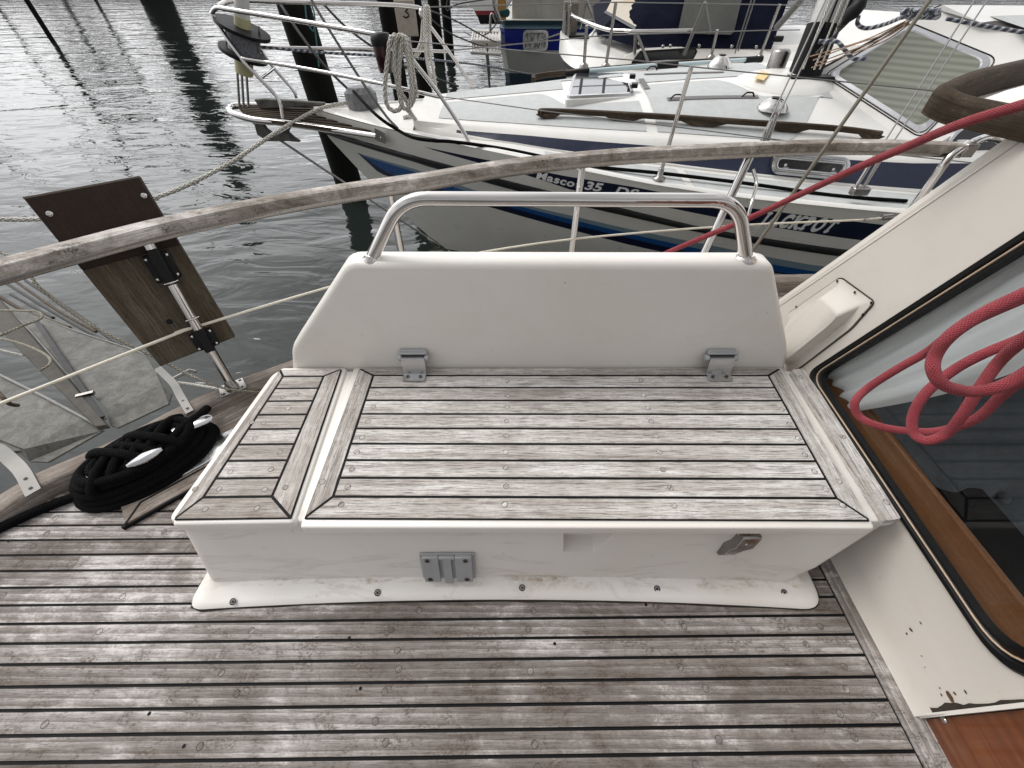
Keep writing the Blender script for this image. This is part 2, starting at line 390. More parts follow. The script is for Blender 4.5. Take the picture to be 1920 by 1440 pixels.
        if fix or bevel:
            b = bmesh.new(); b.from_mesh(me); bmesh.ops.remove_doubles(b, verts=b.verts, dist=1e-5)
            bmesh.ops.recalc_face_normals(b, faces=b.faces); b.to_mesh(me); b.free()
        if sharp is not None:
            for p in me.polygons: p.use_smooth = True
            me.set_sharp_from_angle(angle=R(sharp))
        me.update()
        o = bpy.data.objects.new(name, me); COL.objects.link(o)
        if parent is not None: o.parent = parent
        if bevel:
            md = o.modifiers.new('bevel', 'BEVEL'); md.width = bevel; md.segments = seg; md.limit_method = 'ANGLE'; md.angle_limit = R(35)
            for p in me.polygons: p.use_smooth = True
            me.set_sharp_from_angle(angle=R(50)); md.harden_normals = False
        return o

def tag(o, label=None, cat=None, group=None, kind=None):
    if label: o['label'] = label
    if cat: o['category'] = cat
    if group: o['group'] = group
    if kind: o['kind'] = kind
    return o
def thing(name, label, cat, loc=(0, 0, 0), group=None):
    o = bpy.data.objects.new(name, None); COL.objects.link(o); o.location = loc; o.empty_display_size = .05
    return tag(o, label, cat, group)
def smooth_path(pts, n=8, closed=False):
    P = [V(p) for p in pts]; out = []; m = len(P)
    rng = range(m if closed else m - 1)
    for i in rng:
        p1, p2 = P[i], P[(i + 1) % m]
        p0 = P[i - 1] if (i > 0 or closed) else p1 * 2 - p2
        p3 = P[(i + 2) % m] if (i + 2 < m or closed) else p2 * 2 - p1
        for k in range(n):
            t = k / n
            out.append(.5 * ((2 * p1) + (p2 - p0) * t + (2 * p0 - 5 * p1 + 4 * p2 - p3) * t * t + (3 * p1 - p0 - 3 * p2 + p3) * t ** 3))
    if not closed: out.append(P[-1])
    return out
def bend_path(pts, r, n=6):
    """polyline with rounded corners"""
    P = [V(p) for p in pts]; out = [P[0]]
    for i in range(1, len(P) - 1):
        a_ = (P[i - 1] - P[i]); b_ = (P[i + 1] - P[i]); d = min(r, a_.length * .48, b_.length * .48)
        s_, e_ = P[i] + a_.normalized() * d, P[i] + b_.normalized() * d
        for k in range(n + 1):
            t = k / n; out.append(s_ * (1 - t) ** 2 + P[i] * 2 * t * (1 - t) + e_ * t * t)
    out.append(P[-1]); return out
def roundpoly(c, r, n=6, m=1):
    """2-D polygon with rounded corners, m points along each edge; constant point count"""
    out = []; k_ = len(c); rr = r if isinstance(r, (list, tuple)) else [r] * k_
    st = []
    for i in range(k_):
        p = V(c[i]).to_2d(); a_ = V(c[i - 1]).to_2d() - p; b_ = V(c[(i + 1) % k_]).to_2d() - p
        d = min(rr[i], a_.length * .49, b_.length * .49)
        st.append([(p + a_.normalized() * d) * (1 - t) ** 2 + p * 2 * t * (1 - t) + (p + b_.normalized() * d) * t * t for t in [j / n for j in range(n + 1)]])
    for i in range(k_):
        out += st[i]
        a_, b_ = st[i][-1], st[(i + 1) % k_][0]
        for j in range(1, m): out.append(a_.lerp(b_, j / m))
    return out
def strands(mb, pts, Rr, n=3, pitch=None, seg=6):
    """a laid rope: n helical strands round the path"""
    pitch = pitch or Rr * 7
    P = [V(p) for p in pts]
    ln = [0.0]
    for i in range(1, len(P)): ln.append(ln[-1] + (P[i] - P[i - 1]).length)
    tot = ln[-1]; cnt = int(max(8, tot / (pitch / 7)))
    Q = []; j = 0
    for k in range(cnt + 1):
        d = tot * k / cnt
        while j < len(ln) - 2 and ln[j + 1] < d: j += 1
        Q.append(P[j].lerp(P[j + 1], (d - ln[j]) / max(1e-9, ln[j + 1] - ln[j])))
    nrm = (Q[1] - Q[0]).orthogonal().normalized(); F = []
    for k in range(cnt + 1):
        t = (Q[min(k + 1, cnt)] - Q[max(k - 1, 0)]).normalized()
        nrm = (nrm - t * nrm.dot(t)).normalized(); F.append((nrm.copy(), t.cross(nrm)))
    for s_ in range(n):
        mb.tube([Q[k] + (F[k][0] * math.cos(a) + F[k][1] * math.sin(a)) * Rr * .5 for k in range(cnt + 1) for a in [2 * math.pi * (tot * k / cnt / pitch + s_ / n)]], Rr * .56, seg)
def shrink(poly, d):
    """inset a convex 2-D polygon"""
    n = len(poly); A = sum(poly[i][0] * poly[(i + 1) % n][1] - poly[(i + 1) % n][0] * poly[i][1] for i in range(n))
    sg = 1 if A > 0 else -1; out = []
    for i in range(n):
        p0, p1, p2 = V(poly[i - 1]).to_2d(), V(poly[i]).to_2d(), V(poly[(i + 1) % n]).to_2d()
        e1, e2 = (p1 - p0).normalized(), (p2 - p1).normalized()
        n1, n2 = V((-e1.y, e1.x)) * sg, V((-e2.y, e2.x)) * sg
        k = 1 + n1.dot(n2); out.append(p1 + (n1 + n2) * (d / max(k, .3)))
    return out
def clip(poly, a, b, c):
    """keep a*x+b*y<=c of a 2-D polygon"""
    out = []; n = len(poly)
    for i in range(n):
        p, q = poly[i], poly[(i + 1) % n]; dp = a * p[0] + b * p[1] - c; dq = a * q[0] + b * q[1] - c
        if dp <= 0: out.append(p)
        if (dp < 0 < dq) or (dq < 0 < dp):
            t = dp / (dp - dq); out.append((p[0] + (q[0] - p[0]) * t, p[1] + (q[1] - p[1]) * t))
    return out
# ================================================================== OWN BOAT
def curve_of(pts, n=6): return smooth_path([V((p[0], p[1], 0)) for p in pts], n)
def y_at(c, x):
    for a_, b_ in zip(c, c[1:]):
        if (a_.x <= x <= b_.x): return lerp(a_.y, b_.y, (x - a_.x) / max(1e-9, b_.x - a_.x))
    return c[0].y if x < c[0].x else c[-1].y
ZC = .05
toe_out = curve_of([(-2.6, -1.3), (-1.75, -.15)] + [Pz(*p, ZC)[:2] for p in ((0, 924), (54, 891), (145, 852), (225, 817), (351, 752), (405, 728), (455, 706), (540, 676))] + [(-.40, 1.255), (.23, 1.462), (.75, 1.53), (1.26, 1.565), (2.6, 1.60)])
toe_in = curve_of([(-2.5, -1.35), (-1.68, -.2)] + [Pz(*p, ZC)[:2] for p in ((0, 974), (73, 923), (141, 893), (250, 838), (363, 777), (450, 736), (520, 707))] + [(-.37, 1.19), (.23, 1.395), (.75, 1.462), (1.26, 1.495), (2.6, 1.53)])
# -------- deck
dk = MB(); ROT = .0095
def dp(x, y): return V((x * math.cos(ROT) - y * math.sin(ROT), x * math.sin(ROT) + y * math.cos(ROT)))
pitch = .0372; gap = .0057
dk.m = 1
base = [(p.x, p.y, -.004) for p in toe_out] + [(2.6, -1.4, -.004)]
dk.face([(-2.6, -1.4, -.004), (2.6, -1.4, -.004), (2.6, 1.62, -.004), (-2.6, 1.62, -.004)][:0] or [(-2.4, -1.35, -.004), (1.3, -1.35, -.004), (1.3, 1.44, -.004), (.23, 1.40, -.004), (-.37, 1.20, -.004), (-.79, .985, -.004), (-1.0, .78, -.004), (-1.33, .42, -.004), (-1.72, -.18, -.004)])
dk.m = 0
XR = .772
ocl = [(-1.74, -.18), (-1.33, .45), (-1.0, .81), (-.80, .985), (-.37, 1.21), (.23, 1.425), (1.3, 1.53)]
DECK_CLIPS = []
for (ax_, ay_), (bx_, by_) in zip(ocl, ocl[1:]):
    nx_, ny_ = -(by_ - ay_), bx_ - ax_; DECK_CLIPS.append((nx_, ny_, nx_ * ax_ + ny_ * ay_))
marg = .026
for k in range(-30, 40):
    y0 = .0059 + k * pitch + gap / 2; y1 = y0 + pitch - gap
    x = -2.4
    breaks = [-2.4]; xx = -2.2 + random.random() * 1.2
    if k % 3 == 0:
        breaks.append(-1.05 if k % 2 else -1.5)
    breaks.append(1.4)
    for a0, a1 in zip(breaks, breaks[1:]):
        a0 += .0008
        # cut at the toe rail curve and at the margin plank along the cabin
        yl = (y0 + y1) / 2
        left = a0
        # in deck coordinates the cabin margin is at XR - marg
        right = min(a1, XR - marg - gap if yl < 1.06 else 1.4)
        if right - left < .02: continue
        poly = [tuple(p) for p in (dp(left, y0), dp(right, y0), dp(right, y1), dp(left, y1))]
        for (ca, cb, cc_) in DECK_CLIPS:
            poly = clip(poly, ca, cb, cc_)
            if len(poly) < 3: break
        if len(poly) < 3: continue
        dk.tone = random.random()
        dk.prism([(p[0], p[1], 0) for p in poly], (0, 0, .004), uvd=(1, 0, 0), bottom=False)
dk.tone = .75
# margin plank along the cabin side
m0, m1 = Pz(1555, 1000, 0), Pz(1735, 1318, 0)
dk.prism([dp(XR - marg, -1.2).to_3d(), dp(XR + .034, -1.2).to_3d(), dp(XR + .034, 1.05).to_3d(), dp(XR - marg, 1.05).to_3d()], (0, 0, .004), uvd=(0, 1, 0), bottom=False)
# wooden plugs over the deck screws
rows_px = []
random.seed(11)
beams = [-1.52, -1.18, -.86, -.56, -.24, .06, .36, .66]
for k in range(-3, 36):
    yc = .0059 + (k + .5) * pitch
    for bx in beams:
        if random.random() < .42: continue
        x = bx + random.uniform(-.035, .035); p = dp(x, yc + random.uniform(-.004, .004))
        if p.y > y_at(toe_in, p.x) - .03 or p.x > .72: continue
        dk.m = 0; dk.tone = random.random() * .5; dk.disc((p.x, p.y, 0), (0, 0, 1), .0062, 12, 0, .0003)
        dk.m = 1; dk.disc((p.x, p.y, 0), (0, 0, 1), .0067, 12, .0060, .0005)
for (px, py) in ((947, 1107), (655, 1196), (676, 1291), (345, 1399), (280, 1338), (1040, 1207), (17, 1015), (1211, 1134)):
    p = Pz(px, py, 0); dk.m = 1; dk.disc(p, (0, 0, 1), .0034, 9, 0, .0006)
deck = dk.build('deck', [M['deck'], M['caulk']])
tag(deck, 'weathered teak planked aft deck with black seams under the white locker', kind='structure')
random.seed(5)
# -------- toe rail (capping plank along the deck edge)
tr_ = thing('toe_rail', 'weathered low teak rail along the outer edge of the deck', 'toe rail', (0, 0, 0))
mb = MB(); N = 150
xs = [lerp(-2.4, 2.5, i / N) for i in range(N + 1)]
rows = []; ln = 0
for i, x in enumerate(xs):
    yo, yi = y_at(toe_out, x), y_at(toe_in, x)
    # inner point taken square to the outer one
    tx = V((1, (y_at(toe_out, x + .02) - y_at(toe_out, x - .02)) / .04)).normalized(); nn = V((tx.y, -tx.x))
    wd = .062
    o_ = V((x, yo)); 
    P = lambda d, z: (o_.x + nn.x * d, o_.y + nn.y * d, z)
    rows.append([P(.006, -.02), P(0, .0), P(0, ZC - .006), P(.006, ZC), P(wd - .008, ZC), P(wd, ZC - .008), P(wd + .004, -.004)])
per = [0, .02, .064, .072, .12, .128, .18]
mb.tone = .4
mb.grid(rows, False, lambda j, i: (xs[min(j, N)] * 1.15, per[i]))
mb.build('rail_cap', M['toe'], tr_, sharp=50)
# outer hull side below the rail
mb = MB(); rows = []
for x in xs:
    yo = y_at(toe_out, x); rows.append([(x, yo - .004, -.018), (x + .01, yo - .03, -.3), (x + .1, yo - .2, -1.0), (x + .2, yo - .5, -1.6)])
mb.grid(rows); hb = mb.build('hull', M['hullwhite'], None, sharp=60)
tag(hb, 'white topside of the boat below the weathered toe rail', 'boat hull')

# -------- rail round the stern with stanchions
RZ = .53
rail_px = [(-160, 530), (-60, 503), (0, 488), (107, 460), (305, 410), (500, 371), (650, 346), (800, 325), (960, 300), (1140, 282), (1320, 272), (1508, 264), (1660, 263), (1812, 268)]
rail_w = smooth_path([Pz(px, py, RZ) for px, py in rail_px], 8)
pr = thing('stern_rail', 'weathered teak capped guard rail curving round the stern above the locker', 'guard rail', tuple(Pz(960, 300, RZ)[:2]) + (0,))
mb = MB(); mb.tone = .55
prof = [(-.026, -.030), (-.028, -.012), (-.024, -.003), (-.012, 0), (.012, 0), (.024, -.003), (.028, -.012), (.026, -.030)]
mb.tube(rail_w, None, prof=prof, up=(0, 0, 1)); mb.build('handrail', M['rail'], pr, sharp=40)
mb = MB(); mb.tube([p + V((0, 0, -.0)) for p in rail_w], None, prof=[(-.019, -.046), (-.021, -.040), (-.019, -.031), (.019, -.031), (.021, -.040), (.019, -.046)], up=(0, 0, 1)); mb.build('rail_track', M['cream_track'] if 'cream_track' in M else M['steel2'], pr, sharp=40)
mb = MB(); mb.box(Pz(1812, 268, RZ) + V((.012, .004, -.02)), (.045, .06, .045)); mb.build('rail_end_cap', M['steel2'], pr, bevel=.004)
def rail_pt(px):   # rail point (under side) nearest to an image column
    best = min(rail_w, key=lambda p: abs((p.x / (p.y * CP + (1 - p.z) * SP)) * FPX + 960 - px)); return best + V((0, 0, -.046))
def stanchion(px_top, foot, r=.0125, name='stanchion'):
    top = rail_pt(px_top); f = V(foot)
    g = MB(); g.tube([f, top], r, 16); st = g.build(name, M['steel'], pr); return top, f, st
def sq_plate(c, ang, sx=.075, sy=.055, z=.0035):
    g = MB(); Rm = Matrix.Rotation(ang, 3, 'Z'); g.box(c + V((0, 0, z / 2)), (sx, sy, z), Rm)
    return g
f0 = Pz(436, 727, ZC + .002); t0, f0, st0 = stanchion(255, f0, .0135)
g = sq_plate(f0, R(36)); pl0 = g.build('base_plate', M['steel2'], pr, bevel=.0015)
for a_, b_ in ((-1, -1), (1, -1), (1, 1), (-1, 1)):
    g = MB(); d = Matrix.Rotation(R(36), 3, 'Z') @ V((a_ * .027, b_ * .018, .0036)); g.disc(f0 + d, (0, 0, 1), .0042, 10, 0, .0006); g.build('screw', M['black'], pl0)
g = MB(); g.lathe(f0, (t0 - f0), [(.021, 0), (.020, .006), (.0145, .024), (.0138, .03)], 18); g.build('base_socket', M['steel2'], pl0, sharp=40)
for px, foot in ((731, (-.371, 1.225, .05)), (1089, (.229, 1.425, .05))):
    stanchion(px, foot)
f3 = Pt(1335, 520, 1.53); f3 = V((.765, 1.495, .05)); stanchion(1421, f3, .0155)
g = MB(); tA = Pt(1418, 315, 1.56); g.tube(smooth_path([Pt(1412, 318, 1.55), Pt(1418, 345, 1.55), Pt(1408, 385, 1.53), Pt(1396, 430, 1.56), Pt(1372, 520, 1.62)], 5), .0065, 8); g.build('stanchion_brace', M['steel'], pr)
# loop at the forward end of the rail and its post
g = MB(); g.tube(smooth_path([Pz(1800, 282, RZ - .03), Pz(1822, 268, RZ), Pz(1850, 258, RZ + .01), Pz(1876, 262, RZ), Pz(1888, 285, RZ - .06), Pz(1885, 330, RZ - .2)], 6), .0135, 12)
g.build('rail_return', M['steel'], pr)
g = MB(); g.tube(smooth_path([Pt(1815, 270, 1.5), Pt(1780, 295, 1.5), Pt(1748, 340, 1.55), Pt(1690, 420, 1.66), Pt(1600, 560, 1.9)], 5), .0145, 12); g.build('stanchion', M['steel'], pr)
# lifeline
ll = MB(); lw = [Pz(px, py, .25) for px, py in ((-120, 806), (0, 757), (340, 622))]; lw2 = [Pz(px, py, .25) for px, py in ((344, 620), (612, 540), (730, 512), (860, 481), (1069, 449), (1362, 424), (1600, 413), (1652, 409))]
ll.tube(smooth_path(lw + lw2, 4), .0042, 8); lo = ll.build('lifeline', M['wire'], None)
tag(lo, 'cream coated wire lifeline stretched below the teak guard rail', 'lifeline')
g = MB(); g.tube([Pz(1618, 412, .25), Pz(1655, 408, .25)], .005, 8); g.tube([Pz(1653, 408, .25), Pz(1672, 406, .25)], .012, 8); g.build('turnbuckle', M['steel2'], lo)

# -------- outboard motor board clamped to the stanchion
def plane_hit(px, py, p0, n):
    d = ray(px, py); return CAM + d * ((p0 - CAM).dot(n) / d.dot(n))
rdir = V((.383, .28, 0)).normalized(); up_ = (t0 - f0).normalized()
nb = rdir.cross(up_).normalized()
if nb.y < 0: nb = -nb
bp0 = (t0 + f0) / 2 + nb * .040
bd = thing('outboard_motor_board', 'dark brown wooden board clamped outside the guard rail left of the locker', 'board', tuple(bp0))
C4 = [plane_hit(*p, bp0, nb) for p in ((43, 371), (261, 331), (441, 632), (301, 687))]
g = MB(); g.tone = .5
g.m = 0; cut = .375
mid = [C4[0].lerp(C4[3], cut), C4[1].lerp(C4[2], cut)]
g.prism([C4[3], C4[2], C4[1], C4[0]], -nb * .038 * -1, uvd=(C4[3] - C4[0])) if False else None
# body: three glued staves, so the board is a panel with two fine joints
for s_ in range(3):
    a0, a1 = s_ / 3 + (.0015 if s_ else 0), (s_ + 1) / 3
    q = [mid[0].lerp(mid[1], a0), mid[0].lerp(mid[1], a1), C4[3].lerp(C4[2], a1), C4[3].lerp(C4[2], a0)]
    g.tone = random.random(); g.prism([p for p in q], -nb * .036, uvd=(C4[3] - C4[0]))
g.build('panel', M['board'], bd)
g = MB(); q = [C4[0] - nb * .002, C4[1] - nb * .002, mid[1] - nb * .002, mid[0] - nb * .002]
g.prism(q, -nb * .040, uvd=(C4[3] - C4[0])); g.build('upper_panel', M['boardtop'], bd, bevel=.003)
g = MB(); tz = (C4[0] - C4[3]).normalized(); q = [C4[0] + tz * .0015 - nb * .002, C4[1] + tz * .0015 - nb * .002, C4[1] + tz * .0015 + nb * .039, C4[0] + tz * .0015 + nb * .039]
g.prism(q, tz * .004, uvd=rdir); g.build('end_edge', M['boardedge'], bd)
for (px, py) in ((93, 401), (270, 367)):
    c = plane_hit(px, py, bp0 - nb * .003, nb); g = MB(); g.lathe(c, -nb, [(.0075, 0), (.0075, .001), (.005, .003), (0.0001, .0032)], 14); g.build('bolt_head', M['steel'], bd)
Rb = Matrix((rdir, up_, rdir.cross(up_))).transposed()
for (px, py, s1, s2) in ((268, 508, .062, .075), (368, 640, .060, .056)):
    c = plane_hit(px, py, bp0 - nb * .026, nb)
    k = (c - f0).dot(up_); c = f0 + up_ * k + nb * .010
    g = MB(); g.box(c + nb * -.0, (s1, s2, .022), Rb); g.box(c - nb * .012, (s1 * .45, s2 * 1.3, .03), Rb)
    cl = g.build('clamp_block', M['blackplastic'], bd, bevel=.005)
    for a_ in (-1, 1):
        for b_ in (-1, 1):
            g = MB(); g.lathe(c + rdir * a_ * s1 * .38 + up_ * b_ * s2 * .36 - nb * .011, -nb, [(.0045, 0), (.004, .003), (.0001, .0035)], 10); g.build('screw', M['steel'], cl)
for (px, py) in ((287, 537), (338, 603)):
    c = plane_hit(px, py, (t0 + f0) / 2, nb); k = (c - f0).dot(up_); c = f0 + up_ * k
    g = MB(); g.tube([c + (rdir * math.cos(t) + (rdir.cross(up_)) * math.sin(t)) * .0185 for t in [2 * math.pi * i / 20 for i in range(20)]], .0028, 6, closed=True); g.build('clamp_ring', M['steel'], bd)
for (px, py) in ((318, 603), (351, 591)):
    g = MB(); c = plane_hit(px, py, bp0 - nb * .001, nb); g.disc(c, -nb, .008, 12, 0, .001); g.build('bolt_hole', M['black'], bd)

# ================================================================== LOCKER
ZT = .24
locker = thing('deck_locker', 'white moulded deck locker bench with weathered teak slats and a backrest', 'deck locker', (0, .5, 0))
YF = Pz(1000, 985, ZT - .03).y
def sub(name, loc):
    o = bpy.data.objects.new(name, None); COL.objects.link(o); o.parent = locker; o.location = V(loc) - V(locker.location); o.empty_display_size = .02; return o
TAPER = Pz(527, 689, .232).x - Pz(319, 984, .232).x
def lring(xl, xr, yf, yb, r, z, bow=0.0):
    pts = roundpoly([(xl, yf), (xr, yf), (xr, yb), (xl + TAPER, yb)], r, 6, 24)
    o = []
    for p in pts:
        t = (p.x - (xl + xr) / 2) / ((xr - xl) / 2); k = max(0, min(1, (yb - p.y) / (yb - yf)))
        wgt = k ** 6
        o.append(V((p.x, p.y + bow * (1 - t * t) * wgt, z)))
    return o
rings = []
yb = .775
fx0 = Pz(374, 1100, 0).x; fx1 = Pz(1529, 1110, 0).x; fy = Pz(430, 1145, 0).y
rings.append(lring(fx0 - .001, fx1 + .001, fy, yb, (.035, .05, .02, .02), 0, .022))
rings.append(lring(fx0, fx1, fy - .001, yb, (.036, .05, .02, .02), .007, .022))
rings.append(lring(fx0 + .004, fx1 - .005, fy + .004, yb, (.036, .05, .02, .02), .0125, .022))
rings.append(lring(fx0 + .012, fx1 - .014, fy + .012, yb, (.034, .046, .02, .02), .0155, .020))
wf = Pz(700, 1088, .03).y
rings.append(lring(fx0 + .026, fx1 - .030, wf - .016, yb, (.03, .04, .02, .02), .020, .016))
rings.append(lring(fx0 + .032, fx1 - .038, wf - .004, yb, (.026, .04, .02, .02), .028, .013))
rings.append(lring(fx0 + .034, fx1 - .040, wf, yb, (.024, .04, .02, .02), .042, .010))
xtL = Pz(318, 985, ZT - .03).x; xtR = .782
for k in range(1, 6):
    t = k / 5
    rings.append(lring(lerp(fx0 + .034, xtL + .003, t), lerp(fx1 - .040, xtR - .008, t), lerp(wf, YF + .004, t), yb, (.024, .02, .02, .02), lerp(.042, ZT - .045, t), .010 * (1 - t)))
rings.append(lring(xtL + .001, xtR - .001, YF + .001, yb, (.022, .018, .02, .02), ZT - .032))
rings.append(lring(xtL, xtR, YF, yb, (.022, .018, .02, .02), ZT - .024))
rings.append(lring(xtL + .002, xtR, YF + .002, yb, (.022, .018, .02, .02), ZT - .016))
rings.append(lring(xtL + .007, xtR - .004, YF + .007, yb, (.02, .018, .02, .02), ZT - .0125))
g = MB(); g.smooth = True; g.grid(rings, True); g.face(rings[-1]); g.face(list(reversed(rings[0])))
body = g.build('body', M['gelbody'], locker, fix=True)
for p in body.data.polygons: p.use_smooth = True
body.data.set_sharp_from_angle(angle=R(40))
# finger recess under the lid, cut into the front wall
def cutout(target, poly_xz, y0, y1):
    c = MB(); a_ = [V((x, y0, z)) for x, z in poly_xz]; b_ = [V((x, y1, z - .0)) for x, z in poly_xz]
    c.grid([a_, b_], True); c.face(a_); c.face(list(reversed(b_)))
    co = c.build('cutter', M['gel'], None, fix=True)
    co.location = (0, 0, 0)
    md = target.modifiers.new('cut', 'BOOLEAN'); md.object = co; md.operation = 'DIFFERENCE'; md.solver = 'EXACT'
    bpy.context.view_layer.update()
    dg = bpy.context.evaluated_depsgraph_get(); me = bpy.data.meshes.new_from_object(target.evaluated_get(dg))
    target.modifiers.clear(); target.data = me; bpy.data.objects.remove(co)
ra, rb_ = Py(1054, 1000, YF + .0).x, Py(1168, 1000, YF).x
z1 = ZT - .028; z0_ = Py(1060, 1027, YF - .005).z + .010
cutout(body, [(ra, z1), (ra + .006, z0_), (lerp(ra, rb_, .55), z0_), (rb_, z1)], YF - .05, YF + .020)
# plateau under the left teak panel and the lid
def quad_px(pts, z): return [Pz(*p, z).to_2d() for p in pts]
def plate(qpx, z0, z1, rad, name, mat, par, bev=.006, bow=0):
    q = quad_px(qpx, z1); r2 = roundpoly([tuple(p) for p in q], rad, 5, 4)
    g = MB(); inn = roundpoly([tuple(p) for p in shrink([tuple(p) for p in q], bev)], rad, 5, 4); half = roundpoly([tuple(p) for p in shrink([tuple(p) for p in q], bev * .3)], rad, 5, 4)
    g.smooth = True
    rr = [[(p.x, p.y, z0) for p in r2], [(p.x, p.y, z1 - bev) for p in r2], [(p.x, p.y, z1 - bev * .3) for p in half], [(p.x, p.y, z1) for p in inn]]
    g.grid(rr, True); g.face(rr[-1]); g.face(list(reversed(rr[0])))
    return g.build(name, mat, par, sharp=50, fix=True)
ZP = ZT - .006
pxL = [(319, 984), (551, 980), (651, 689), (527, 689)]
pxLid = [(561, 989), (1643, 991), (1467, 689), (663, 689)]
plate(pxL, ZT - .03, ZP, .010, 'left_plateau', M['gel'], body, .005)
lid = plate(pxLid, ZT - .031, ZP, .008, 'lid', M['gel'], locker, .004)
g = MB(); q_ = quad_px(pxLid, ZP); g.tube([V((q_[0].x + .01, q_[0].y + .0025, ZT - .0318)), V((q_[1].x - .01, q_[1].y + .0025, ZT - .0318))], .0011, 5); g.build('lid_seal', M['stain'], lid)
# small round lip round the channel at the right end
def teak_panel(qpx, rows, wl, wr, wf_, wb, name, par, gp=.0062, curve=False, th=.007):
    Q = [V(p) for p in quad_px(qpx, ZT)]          # front-left, front-right, back-right, back-left
    bil = lambda a_, b_: (Q[0].lerp(Q[1], a_)).lerp(Q[3].lerp(Q[2], a_), b_)
    g = MB(); g.m = 1
    g.prism([(*p, ZT - .0018) for p in shrink([tuple(p) for p in Q], .0015)], (0, 0, .006)); g.m = 0
    def piece(ab, uvd, ins):
        poly = [bil(*p) for p in ab]; poly = shrink([tuple(p) for p in poly], gp / 2)
        g.tone = random.random(); g.prism([(p.x, p.y, ZT) for p in poly], (0, 0, th), uvd=(uvd.x, uvd.y, 0), bottom=False)
    xd = Q[1] - Q[0]
    piece([(0, 0), (1, 0), (1 - wr, wf_), (wl, wf_)], xd, 0)
    piece([(0, 1), (1, 1), (1 - wr, 1 - wb), (wl, 1 - wb)], xd, 0)
    piece([(0, 0), (wl, wf_), (wl, 1 - wb), (0, 1)], Q[3] - Q[0], 0)
    piece([(1, 0), (1 - wr, wf_), (1 - wr, 1 - wb), (1, 1)], Q[2] - Q[1], 0)
    for k in range(rows):
        b0, b1 = lerp(wf_, 1 - wb, k / rows), lerp(wf_, 1 - wb, (k + 1) / rows)
        piece([(wl, b0), (1 - wr, b0), (1 - wr, b1), (wl, b1)], xd, 0)
    return g, bil
random.seed(3)
g, bil = teak_panel([(568, 973), (1634, 977), (1463, 690), (673, 690)], 8, .040, .038, .1135, .066, 'lid', lid)
def plug(g, p, z, r=.0058):
    g.m = 0; g.tone = random.random(); g.disc((p[0], p[1], z), (0, 0, 1), r, 14, 0, .0004)
    g.m = 1; g.disc((p[0], p[1], z), (0, 0, 1), r + .0006, 14, r - .0001, .0006)
def plugs_px(g, pts, z, **k):
    for p in pts: plug(g, Pz(*p, z), z, **k)
cols = [(949, 912), (948, 848), (949, 817), (950, 790), (951, 763), (951, 742), (946, 946), (948, 877), (951, 716), (1257, 915), (1263, 948), (1243, 881), (1236, 848), (1229, 818), (1221, 790), (1215, 765), (1207, 741), (1202, 714),
        (640, 946), (652, 913), (660, 880), (669, 848), (679, 820), (690, 790), (700, 763), (708, 738), (1548, 917), (1527, 884), (1509, 853), (1496, 822), (1480, 795), (1466, 768), (1455, 742), (604, 903), (1580, 948), (668, 720), (1573, 903)]
plugs_px(g, cols, ZT)
lt = g.build('teak_lid_panel', [M['seat'], M['caulk']], lid)
g, bil = teak_panel([(323, 975), (545, 972), (641, 691), (524, 692)], 8, .135, .24, .1135, .066, 'left', body)
plugs_px(g, [(385, 955), (482, 953), (497, 918), (411, 917), (535, 914), (432, 885), (366, 917), (508, 880), (525, 848), (478, 822), (494, 793), (530, 745), (557, 738), (472, 792), (540, 766)], ZT, r=.0052)
g.build('teak_side_panel', [M['strip'], M['caulk']], body)
g = MB(); q = [Pz(*p, ZT + .004) for p in ((1662, 976), (1690, 972), (1508, 690), (1484, 693))]; q = roundpoly([tuple(p.to_2d()) for p in q], .006, 4)
g.tone = .6; g.prism([(p.x, p.y, ZT + .004) for p in q], (0, 0, .016), uvd=(Pz(1690, 972, ZT) - Pz(1508, 690, ZT)))
g.m = 0; plugs_px(g, [(1662, 942), (1580, 819), (1502, 707)], ZT + .004)
g.build('teak_end_strip', [M['seat'], M['caulk']], body, bevel=.0)
# flange screws with their sealant smears and dirt
for i, (px, py) in enumerate(((437, 1128), (708, 1111), (979, 1102), (1232, 1104), (1470, 1111))):
    c = Pz(px, py, .0175); g = MB(); g.m = 0
    g.disc(c, (0, -.35, 1), .0072, 16, .0052, .0012); g.m = 1; g.disc(c, (0, -.35, 1), .0052, 14, 0, .0010); g.m = 2
    for a_ in (0.6, 0.6 + math.pi / 2):
        Rm = Matrix.Rotation(a_, 3, 'Z'); g.box(c + V((0, -.0008, .0022)), (.0062, .0018, .0006), Rm)
    g.build('flange_screw', [M['black'], M['steel2'], M['black']], locker)
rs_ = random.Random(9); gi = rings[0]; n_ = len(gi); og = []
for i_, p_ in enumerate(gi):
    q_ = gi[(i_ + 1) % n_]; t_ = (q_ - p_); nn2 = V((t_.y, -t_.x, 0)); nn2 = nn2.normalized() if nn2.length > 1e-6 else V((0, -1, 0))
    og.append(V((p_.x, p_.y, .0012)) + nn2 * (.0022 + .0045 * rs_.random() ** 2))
g = MB(); g.grid([[V((p.x, p.y, .0012)) for p in gi], og], True, flip=True); g.build('foot_grime', M['dirt'], body)
